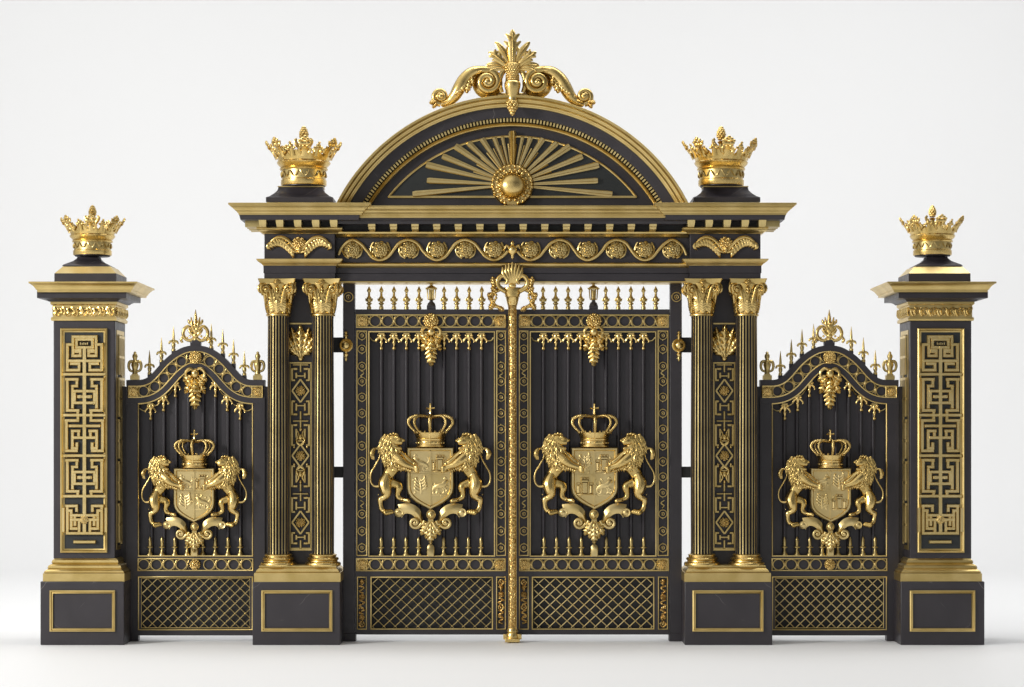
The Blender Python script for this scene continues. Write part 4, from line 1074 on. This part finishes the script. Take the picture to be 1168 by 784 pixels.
# ================================================================== MAIN GATE LEAVES
dG = 46
def gate_leaf():
    t = thing('gate_leaf', 'left leaf of the main gate, charcoal with gold arms and two lions', 'gate leaf', 492, 724, 50, 'the two leaves of the main gate')
    F = M()
    F.box(405.2,581.5,353,358.6,dG,58); F.box(405.2,581.5,374.2,378.4,dG,58)
    F.box(405.2,581.5,358.6,374.2,dG+3,58)
    F.box(405.2,407.2,378.4,724,dG,58); F.box(418.6,420.8,378.4,634.4,dG,58); F.box(407.2,418.6,378.4,634.4,dG+3,58)
    F.box(564.2,566.4,378.4,634.4,dG,58); F.box(577,581.5,378.4,724,dG,58); F.box(566.4,577,378.4,634.4,dG+3,58)
    F.box(407.2,577,634.4,637,dG,58); F.box(407.2,577,637,651.4,dG+3,58); F.box(407.2,577,651.4,659,dG,58)
    F.box(407.2,577,717.2,724,dG,58); F.box(418,424,659,717.2,dG,58); F.box(561,566,659,717.2,dG,58)
    F.box(407.2,418,659,717.2,dG+3,58); F.box(566,577,659,717.2,dG+3,58)
    part('frame', F, 'iron', t, dG)
    m = M(); m.box(420.8,564.2,378.4,634.4,55,58); part('back_sheet', m, 'iron', t, dG)
    m = M(); m.box(424,561,659,717.2,53,58); part('back_sheet', m, 'black', t, dG)
    xs = [435, 449.2, 463.5, 477.8, 492.1, 506.4, 520.7, 535, 549.2]
    for x in xs:
        m = M(); m.rings([[(x-2.4,y,54.9),(x-1.2,y,50),(x+1.2,y,50),(x+2.4,y,54.9)] for y in (379,634)]); part('bar', m, 'iron', t, 49, bev=.4)
    G = M()
    gline(G, 406.2,576.8,358.8,374,dG+.1,1.3); gline(G, 420.2,564.8,377.9,635,dG+.1,1.3)
    gline(G, 406.6,418.9,377.2,634.2,dG+.1,1.1); gline(G, 566.2,577.2,377.2,634.2,dG+.1,1.1)
    gline(G, 406.2,576.8,636.8,651.6,dG+.1,1.3); gline(G, 422.6,562.4,657.9,718.2,dG+.1,1.3)
    gline(G, 407.2,418.4,657.9,718.2,dG+.1,1.0); gline(G, 566,577,657.9,718.2,dG+.1,1.0)
    part('gold_edging', G, 'line', t, dG)
    for y in (366.4, 644.2):
        for x in (412.8, 570.8): put('corner_rosette', SQROSE, t, x, y, dG+1.5)
        for i in range(10): put('ring', RING, t, 428 + 14.25*i, y, dG+1.5)
    for y in (366.4, 644.2):
        for i in range(11): put('ring_link', LINK, t, 428+14.25*(i-.5), y, dG+1.5)
    for x in (412.9, 571.4):
        for y in (383,398.4,418,435.2,453.2,471.6,489.6,508.6,526.6,544,562.4,586.4,606,625): put('roundel', ROUNDEL, t, x, y, dG+1.8)
        m = M()
        for y in (426.6, 575): stube(m, [(x-2,y-4,dG+2.4,.7),(x+2,y-1,dG+2,.9),(x-1.5,y+2,dG+2,.8),(x+1,y+4.5,dG+2.4,.6)], 3, 5)
        part('tendril', m, 'antique', t, dG)
    for x in (421,435,449.4,463.7,478,506.6,521,535.2,549.6): put('spear_finial', SPEAR, t, x, 353, dG+6)
    m = M(); m.box(-5,5,-4,0,-4,4); m.lathe([(5,-4),(4,-7),(2,-9),(2,-10)], n=12)
    m.mat = 1; m.lathe([(2,-10),(4.6,-11),(4.2,-12)], n=8)
    for j in range(6): a = 2*PI*j/6; m.tube([(4*math.cos(a),-12,4*math.sin(a)),(4.8*math.cos(a),-23,4.8*math.sin(a))],[.7,.8],5); m.ball(5.6*math.cos(a),-23.6,5.6*math.sin(a),1.2)
    m.lathe([(2.4,-12),(2.8,-22)], n=8); m.lathe([(6,-22.6),(6.4,-24),(4,-26),(1.6,-27.4),(1.8,-28.6),(.3,-30.4)], n=12)
    LANT = proto('lantern_finial', m, ['iron', 'antique'], 50); put('lantern_finial', LANT, t, 492, 353, dG+6)
    for x in (435,449.3,463.6,477.8,506.6,520.8,535,549.2): put('pendant', PENDANT, t, x, 380, dG+3)
    m = M()
    pts = [(421.5,385,dG+4,.9),(425,388.6,dG+4,.9),(430,388.5,dG+4,.9),(435,384,dG+4,.9)]; stube(m, pts, 4, 5)
    pts = [(549,384,dG+4,.9),(554,388.5,dG+4,.9),(560,388.6,dG+4,.9),(563,385,dG+4,.9)]; stube(m, pts, 4, 5)
    xs2 = (435,449.3,463.6,477.8)
    for a in (xs2, (506.6,520.8,535,549.2)):
        for u, v_ in zip(a, a[1:]): stube(m, [(u,383,dG+4,.7),((u+v_)/2,388,dG+4,.7),(v_,383,dG+4,.7)], 4, 5)
    part('swag', m, 'antique', t, dG)
    m = M(); rose(m, 491.6, 366.4, dG-1, 9, 9, 8); part('centre_rosette', m, 'gold', t, dG, smooth=60)
    put('hanging_acanthus', HANG, t, 491.8, 374, dG-2, .96)
    for x in (434.8,449,463,477.4,506,520,534.2,548.6): put('picket_finial', PICKET, t, x, 634.6, dG+3)
    put('rounded_tablet', TABLET, t, 491.2, 634.6, dG-2)
    coat_of_arms(t, 491, 510.3, dG-5, 1.0, 21)
    part('lattice_grille', lattice(424.6,560.4,659.8,716.4,13.0,12.2,dG+3), 'satin', t, dG)
    part('chased_strip', squiggle_strip(412.6,661,717,dG+1.8,5), 'fine', t, dG, smooth=60)
    part('chased_strip', squiggle_strip(571.4,661,717,dG+1.8,9), 'fine', t, dG, smooth=60)
    return t
p = gate_leaf(); c = mirror(p, 'right leaf of the main gate, charcoal with gold arms and two lions')
for q, o in enumerate(sorted([o for o in bpy.data.objects if o.parent and o.parent.parent == c and o.name.startswith('heraldic_charge')], key=lambda o: o.name)): o.data = blazon(34, q)

# ================================================================== CENTRE POST
t = thing('centre_post', 'slender gold post with leafy finial where the two main leaves meet', 'centre post', CX, 734, 30)
m = M(); m.lathe([(4.9,722),(4.7,700),(4.7,560),(4.6,420),(4.8,352),(5.3,348)], CX, 0, 34, n=24); part('shaft', m, 'relief', t, 30, smooth=60)
m = M()
rnd = random.Random(12)
for i in range(520):
    y = 352 + i*.708; a = -PI/2 + rnd.uniform(-1.35, 1.35)
    m.ball(CX+4.55*math.cos(a), y, 34+4.55*math.sin(a), .5+rnd.random()*.35, .6+rnd.random()*.4, .6, 6, 4)
for sg in (-1, 1): m.tube([(CX+sg*4.2,352,30.6),(CX+sg*4.2,720,30.6)], .55, 5)
part('chased_beading', m, 'gold', t, 30, smooth=60)
m = M(); m.lathe([(5.4,723),(6.6,721),(5.2,717)], CX, 0, 34, n=20); m.lathe([(7,729),(7.4,726),(5.6,722)], CX, 0, 34, n=20)
m.box(CX-8.5, CX+8.5, 728.6, 732.4, 22, 44); m.box(CX-10.5,CX-6,724,730,30,40); m.box(CX+6,CX+10.5,724,730,30,40)
part('foot', m, 'gold', t, 26, bev=.5, smooth=50)
m = M(); m.lathe([(5.4,348),(6.2,346),(7.6,339),(8.6,338.4),(8.6,336)], CX, 0, 34, n=4*6); part('capital', m, 'gold', t, 28, smooth=50)
m = M(); m.xf = lambda p: (p[0], p[1], p[2]-9)
m.rings([[(CX+x*f, y, 28-dd) for x, dd in ((-7,0),(-3.5,3),(0,4),(3.5,3),(7,0),(7,-10),(-7,-10))] for y, f in ((339,1),(334,1.35),(331,1.75),(328.5,1.5))])
for s_ in (-1, 1):
    sp = [(CX+s_*4,331,24,2.2),(CX+s_*9,324,24,2.2),(CX+s_*7,317,24,2.2)]
    stube(m, [(CX+s_*8,333,26,3.0),(CX+s_*15.5,328,25,3.0),(CX+s_*17,321,24,2.8),(CX+s_*13,316,24,2.6),(CX+s_*8,316.5,24,2.4),(CX+s_*5.5,321,23,2.0),(CX+s_*8,325,23,1.4)], 5, 8)
    for (x, y, a, Ln, W) in ((16,334,1.0*1,10,7),(20,330,.2,14,7),(22,342,1.2,6,6),(20,344,2.6,12,7),(21,336,1.9,8,7),(17,350,-2.2,9,6)):
        leaf(m, CX+s_*x, y, 27, s_*a, Ln, W, 4, 3, 1.6)
    stube(m, [(CX+s_*14,331,28,2.2),(CX+s_*21,334,28,2.8),(CX+s_*24,342,28,2.6),(CX+s_*20,349,28,2.4),(CX+s_*12,352,28,1.8)], 5, 8)
    for k in range(9): a = k*.7; m.ball(CX+s_*(22+3.5*math.cos(a)), 339+5*math.sin(a), 25.5, 1.8, 1.8, 1.5, 7, 5)
part('scrolled_head', m, 'gold', t, 26, smooth=60)
m = M(); m.xf = lambda p: (p[0], p[1], p[2]-9)
for a in (-.75,-.42,-.2,0,.2,.42,.75):
    Ln = 28-8*abs(a); stube(m, [(CX,327,25,1.4),(CX+math.sin(a)*Ln*.6,327-Ln*.55,22.5,2.4),(CX+math.sin(a)*Ln*.75,327-Ln*.97,24,.7)], 4, 7, .7)
m.ball(CX, 327, 22, 4.5, 2.6, 3); part('palmette', m, 'gold', t, 24, smooth=60)

# ================================================================== SIDE GATES
GX = 223.0
half = [(0,394),(8,394.7),(16,397),(26,402.6),(36,411),(44,420),(51,427.6),(57,431.8),(63,433.3),(70,433.5),(79,433.5)]
hc = spl(half, 5)
def curve(off, hw=79.0):
    pts = []
    for i, (x, y) in enumerate(hc):
        a = hc[max(0, i-1)]; b_ = hc[min(len(hc)-1, i+1)]
        tx, ty = b_[0]-a[0], b_[1]-a[1]
        if i == 0: tx, ty = 1, 0
        if i >= len(hc)-6: tx, ty = 1, 0
        l = math.hypot(tx, ty); nx, ny = -ty/l, tx/l
        pts.append((max(0, x+nx*off), y+ny*off))
    clean = [pts[0]]
    for p_ in pts[1:]:
        if p_[0] > clean[-1][0]+.05: clean.append(p_)
    # clip to half width
    out = []
    for p_ in clean:
        if p_[0] < hw: out.append(p_)
        else: break
    out.append((hw, out[-1][1]))
    return [(GX-x, y) for x, y in out[::-1]] + [(GX+x, y) for x, y in out[1:]]
def at(curve_pts, x):
    for a, b_ in zip(curve_pts, curve_pts[1:]):
        if a[0] <= x <= b_[0]:
            f = (x-a[0])/max(1e-6, b_[0]-a[0]); return a[1]+(b_[1]-a[1])*f
    return curve_pts[-1][1]
def strip(m, off0, off1, d0, d1, hw=79.0):
    A = curve(off0, hw); B = curve(off1, hw)
    n = 70; lp = []
    for i in range(n+1):
        # sample by x for A, find matching point by parameter along half curve
        u = -1+2*i/n
        def smp(cv):
            L_ = [0]
            for a, b_ in zip(cv, cv[1:]): L_.append(L_[-1]+math.hypot(b_[0]-a[0], b_[1]-a[1]))
            t_ = (u+1)/2*L_[-1]
            for k in range(len(cv)-1):
                if t_ <= L_[k+1]+1e-9:
                    f = (t_-L_[k])/max(1e-9, L_[k+1]-L_[k]); return (cv[k][0]+(cv[k+1][0]-cv[k][0])*f, cv[k][1]+(cv[k+1][1]-cv[k][1])*f)
            return cv[-1]
        a, b_ = smp(A), smp(B)
        lp.append([(a[0],a[1],d0),(b_[0],b_[1],d0),(b_[0],b_[1],d1),(a[0],a[1],d1)])
    m.rings(lp); return m
def gcurve(m, off, d, r=.75, hw=79.0):
    cv = curve(off, hw); m.tube([(x, y, d) for x, y in cv], r, 6)
def side_gate():
    t = thing('side_gate', 'narrow arched side gate with lion arms, between the far left pillar and left columns', 'side gate', GX, 725, 50, 'narrow arched side gates')
    F = M()
    strip(F, 0, 7, dG, 58); strip(F, 7, 20, dG+3, 58); strip(F, 20, 27, dG, 58)
    F.box(144,157.6,460.6,731.4,dG,58); F.box(288.4,302,460.6,731.4,dG,58)
    F.box(157.6,288.4,634,637,dG,58); F.box(157.6,288.4,637,651.2,dG+3,58); F.box(157.6,288.4,651.2,659,dG,58); F.box(157.6,288.4,718,725,dG,58)
    F.box(157.6,161,659,718,dG,58); F.box(285,288.4,659,718,dG,58)
    part('frame', F, 'iron', t, dG, smooth=30)
    for a_, b_ in ((136.5,143.9),(302.1,310)):
        m = M(); m.box(a_, b_, 441, 731, 50, 57.4); part('stile', m, 'iron', t, 50)
    m = M(); cv = curve(25.5, 66)
    lp = [[(x,y,55),(x,634,55),(x,634,57.5),(x,y,57.5)] for x, y in cv]; m.rings(lp); part('back_sheet', m, 'iron', t, dG)
    m = M(); m.box(161,285,659,718,53,58); part('back_sheet', m, 'black', t, dG)
    inner = curve(26, 66)
    for x in (172.5,186.6,200.6,214.8,231.4,245.4,259.6,273.8):
        m = M(); m.rings([[(x-2.4,y,54.9),(x-1.2,y,50),(x+1.2,y,50),(x+2.4,y,54.9)] for y in (at(inner,x),634)]); part('bar', m, 'iron', t, 49, bev=.4)
    G = M()
    gcurve(G, 7.2, dG-.1, .75, 76.6); gcurve(G, 19.8, dG-.1, .75, 76.6); gcurve(G, 27.2, dG-.1, .75, 65.4)
    for sx in (-1, 1):
        G.tube([(GX+sx*76.4,440.6,dG-.1),(GX+sx*76.4,453.4,dG-.1)], .7, 6); G.tube([(GX+sx*65.2,460.5,dG-.1),(GX+sx*65.2,635,dG-.1)], .7, 6); G.tube([(GX+sx*64.6,440.6,dG-.1),(GX+sx*64.6,453.4,dG-.1)], .6, 6)
    G.box(157.6,288.4,633.6,635,dG-1,dG+.2)
    gline(G, 157,289,636.8,651.4,dG+.1,1.2); gline(G, 157.4,288.6,657.6,719,dG+.1,1.2); gline(G, 160.4,285.6,659.6,717,dG+2,.9)
    part('gold_edging', G, 'line', t, dG)
    for x in (151.8, 294.2): put('corner_rosette', SQROSE, t, x, 447, dG+1.5, .86)
    mid = curve(13.5, 79)
    # rings equally spaced along the arch
    L_ = [0]
    for a, b_ in zip(mid, mid[1:]): L_.append(L_[-1]+math.hypot(b_[0]-a[0], b_[1]-a[1]))
    tot = L_[-1]
    def pos(s_):
        for k in range(len(mid)-1):
            if s_ <= L_[k+1]:
                f = (s_-L_[k])/(L_[k+1]-L_[k]); return mid[k][0]+(mid[k+1][0]-mid[k][0])*f, mid[k][1]+(mid[k+1][1]-mid[k][1])*f
    sp_ = (tot/2 - 20.5 - 16)/4
    for sgn in (-1, 1):
        for i in range(5):
            x, y = pos(tot/2 + sgn*(17+sp_*i*.995))
            put('ring', RING, t, x, y, dG+1.5, .92)
    for sgn in (-1, 1):
        for i in range(6):
            x, y = pos(tot/2 + sgn*(17+sp_*(i-.5))); x2, y2 = pos(tot/2 + sgn*(17+sp_*(i-.5))+2)
            put('ring_link', LINK, t, x, y, dG+1.5, .9, rot=math.atan2(y2-y, x2-x))
    for i in range(8): put('ring_link', LINK, t, 170.9+14.3*i if i < 3 else (245.4+14.3*(i-5) if i > 4 else 170.9+14.3*i), 644.2, dG+1.5, .95) if i != 4 else None
    m = M(); rose(m, GX, 408, dG-.5, 7.6, 9, 4); part('centre_rosette', m, 'gold', t, dG, smooth=60)
    m = M(); rose(m, GX-.5, 644.2, dG+1, 6.6, 8, 4); part('centre_rosette', m, 'gold', t, dG, smooth=60)
    for x in (164,178.4,192.6,206.8,238.4,252.4,266.6,281.2): put('ring', RING, t, x, 644.2, dG+1.5, .98)
    top = curve(0)
    for x in (170.6,184.2,198,241,254.2,266.4,278.8):
        y = at(top, x)
        if x < 200: yt = {170.6:400,184.2:385.5,198:373}[x]
        else: yt = {241:370,254.2:376,266.4:387.5,278.8:401}[x]
        h = min(y - yt, 40)
        m = M(); m.box(x-2.3, x+2.3, yt+27.5, y+3, 49.5, 54.5); part('finial_block', m, 'iron', t, 50)
        put('spear_finial', ARCHSPEAR, t, x, yt+28, 52, .92)
    for x in (154, 294): put('urn_finial', URN, t, x, 433.4, 52, 1.0)
    m = M(); m.box(217,229,390.4,396,48,56); m.box(219,227,387.5,390.5,48.5,55.5); part('crest_foot', m, 'iron', t, 49)
    m = M()
    m.lathe([(3.2,0),(3.0,-8),(4.2,-10),(2.8,-13),(3.4,-18),(2.4,-22),(2.0,-26),(.2,-35)], GX, 388, 51, n=12)
    for s_ in (-1, 1):
        stube(m, [(GX+s_*2,386,50,1.89),(GX+s_*6,388.6,50,2.03),(GX+s_*11,387,50,2.03),(GX+s_*14,382,50,2.03),(GX+s_*13,376,50,2.03),(GX+s_*9,372.5,50,1.89),(GX+s_*5,374.6,50,1.76),(GX+s_*3,379,50,1.62)], 5, 7)
        stube(m, [(GX+s_*2,372,50,1.62),(GX+s_*7,368,50,1.89),(GX+s_*8,364.5,50,.9)], 4, 6); stube(m, [(GX+s_*1,384,50,1.89),(GX+s_*5,380,49,2.16),(GX+s_*8,376,49.5,1.35)], 4, 6)
        stube(m, [(GX+s_*1,378,49,1.62),(GX+s_*3.6,370,49,1.89),(GX+s_*5,362,50,.7)], 4, 6)
        for k in range(8): a = k*.8; m.ball(GX+s_*(10+4.5*math.cos(a)), 380+5.5*math.sin(a), 50, 1.4, 1.4, 1.2, 6, 4)
        stube(m, [(GX+s_*14,384,50,1.62),(GX+s_*16.5,388,50,1.76),(GX+s_*14.4,391,50,1.35)], 4, 6)
    m.ball(GX, 372, 48.5, 2.6, 3.2, 2.2); m.ball(GX, 383, 48.5, 3.2, 3.2, 2.2); part('openwork_finial', m, 'gold', t, 50, smooth=60)
    for x, y in ((171.8,460.4),(186.6,450.6),(200,434.4),(245.8,434.4),(259.2,450.6),(273.9,460.4)): put('pendant', PENDANT, t, x, y, dG+3, .98)
    m = M()
    for a, b_ in (((158,466),(171.8,464)),((171.8,463),(186.6,453)),((186.6,453),(200,437)),((245.8,437),(259.2,453)),((259.2,453),(273.9,463)),((273.9,464),(288,466))):
        stube(m, [(a[0],a[1],dG+4,.6),((a[0]+b_[0])/2,(a[1]+b_[1])/2+4,dG+4,.7),(b_[0],b_[1],dG+4,.6)], 4, 5)
    part('swag', m, 'antique', t, dG)
    put('hanging_acanthus', HANG, t, 222.6, 421.5, dG-1, 1.0)
    for x in (171,184.8,199.4,213.4,231.2,245.4,260,274.2): put('picket_finial', PICKET, t, x, 634, dG+3, .98)
    put('rounded_tablet', TABLET, t, 222, 634, dG-2, .95)
    coat_of_arms(t, 221.8, 534, dG-5, .872, 57)
    part('lattice_grille', lattice(161.4,284.6,660.2,716.6,11.8,11.4,dG+3.2), 'satin', t, dG)
    return t
p = side_gate(); c = mirror(p, 'narrow arched side gate with lion arms, between the right columns and far right pillar')
for q, o in enumerate(sorted([o for o in bpy.data.objects if o.parent and o.parent.parent == c and o.name.startswith('heraldic_charge')], key=lambda o: o.name)): o.data = blazon(80, q)

# ================================================================== STUDIO SWEEP
prof = [(-60, 0), (14, 0)]
R_ = 5.0
for i in range(1, 17):
    a = PI/2*i/16; prof.append((14+R_*math.sin(a), R_-R_*math.cos(a)))
prof += [(14+R_, 34)]
vs = []; fs = []
for x in (-45, 45):
    for y, z in prof: vs.append((x, y, z))
n = len(prof)
for i in range(n-1): fs.append((i, i+1, n+i+1, n+i))
me = bpy.data.meshes.new('ground'); me.from_pydata(vs, [], fs); me.materials.append(MT['paper'])
me.polygons.foreach_set('use_smooth', [True]*len(me.polygons))
o = bpy.data.objects.new('ground', me); C.objects.link(o); o['kind'] = 'structure'; o['label'] = 'seamless white studio floor and backdrop'

# ================================================================== LIGHT
def area(name, loc, target, size, power, col=(1,1,1), sy=None):
    l = bpy.data.lights.new(name, 'AREA'); l.energy = power; l.size = size; l.color = col
    if sy: l.shape = 'RECTANGLE'; l.size_y = sy
    o = bpy.data.objects.new(name, l); C.objects.link(o); o.location = loc
    o.rotation_euler = (Vector(target)-Vector(loc)).to_track_quat('-Z', 'Y').to_euler(); return o
k_ = area('key_light', (-18, -12, 8.5), (-2.5, 0, 4.5), 3.2, 2000, (1, .98, .94)); k_.data.spread = math.radians(150)
area('top_light', (1.5, .3, 13), (1.5, 0, 0), 12, 640, (1, 1, 1), 3)
area('backdrop_light', (-9, 4, 13), (-9, 18, 3), 5, 520, (1, 1, 1), 3)
area('backdrop_light', (9, 4, 13), (9, 18, 3), 5, 690, (1, 1, 1), 3)
w = bpy.data.worlds.new('World'); sc.world = w; w.use_nodes = True
nt = w.node_tree; bg = nt.nodes['Background']
tc = N(nt, 'ShaderNodeTexCoord'); sep = N(nt, 'ShaderNodeSeparateXYZ'); nt.links.new(tc.outputs['Generated'], sep.inputs[0])
mr = N(nt, 'ShaderNodeMapRange'); nt.links.new(sep.outputs[0], mr.inputs[0]); mr.inputs[1].default_value = -1; mr.inputs[2].default_value = 1
rx = ramp(nt, mr.outputs[0], [(0.0, 1.0), (0.28, .95), (0.46, .62), (0.62, .22), (0.8, .16), (1.0, .55)])
mz = N(nt, 'ShaderNodeMapRange'); nt.links.new(sep.outputs[2], mz.inputs[0]); mz.inputs[1].default_value = -1; mz.inputs[2].default_value = 1
rz = ramp(nt, mz.outputs[0], [(0.45, .6), (0.55, .75), (0.68, .42), (0.85, 1.0), (1.0, 1.0)])
mu = N(nt, 'ShaderNodeMath', operation='MULTIPLY'); nt.links.new(rx.outputs[0], mu.inputs[0]); nt.links.new(rz.outputs[0], mu.inputs[1])
m2 = N(nt, 'ShaderNodeMath', operation='MULTIPLY'); nt.links.new(mu.outputs[0], m2.inputs[0]); m2.inputs[1].default_value = 1.2
nt.links.new(m2.outputs[0], bg.inputs['Strength']); bg.inputs['Color'].default_value = (1, .995, .985, 1)

# ================================================================== CAMERA
cam = bpy.data.cameras.new('camera'); co = bpy.data.objects.new('camera', cam); C.objects.link(co)
co.location = (-.5*S, -D*S, 2.36); co.rotation_euler = (PI/2, 0, 0)
cam.sensor_width = 36; cam.lens = 36*D/1168; cam.shift_y = (HY-392)/1168; cam.clip_end = 500; cam.clip_start = .5
sc.camera = co
sc.view_settings.view_transform = 'Standard'; sc.view_settings.look = 'None'; sc.view_settings.exposure = 0; sc.view_settings.gamma = 1
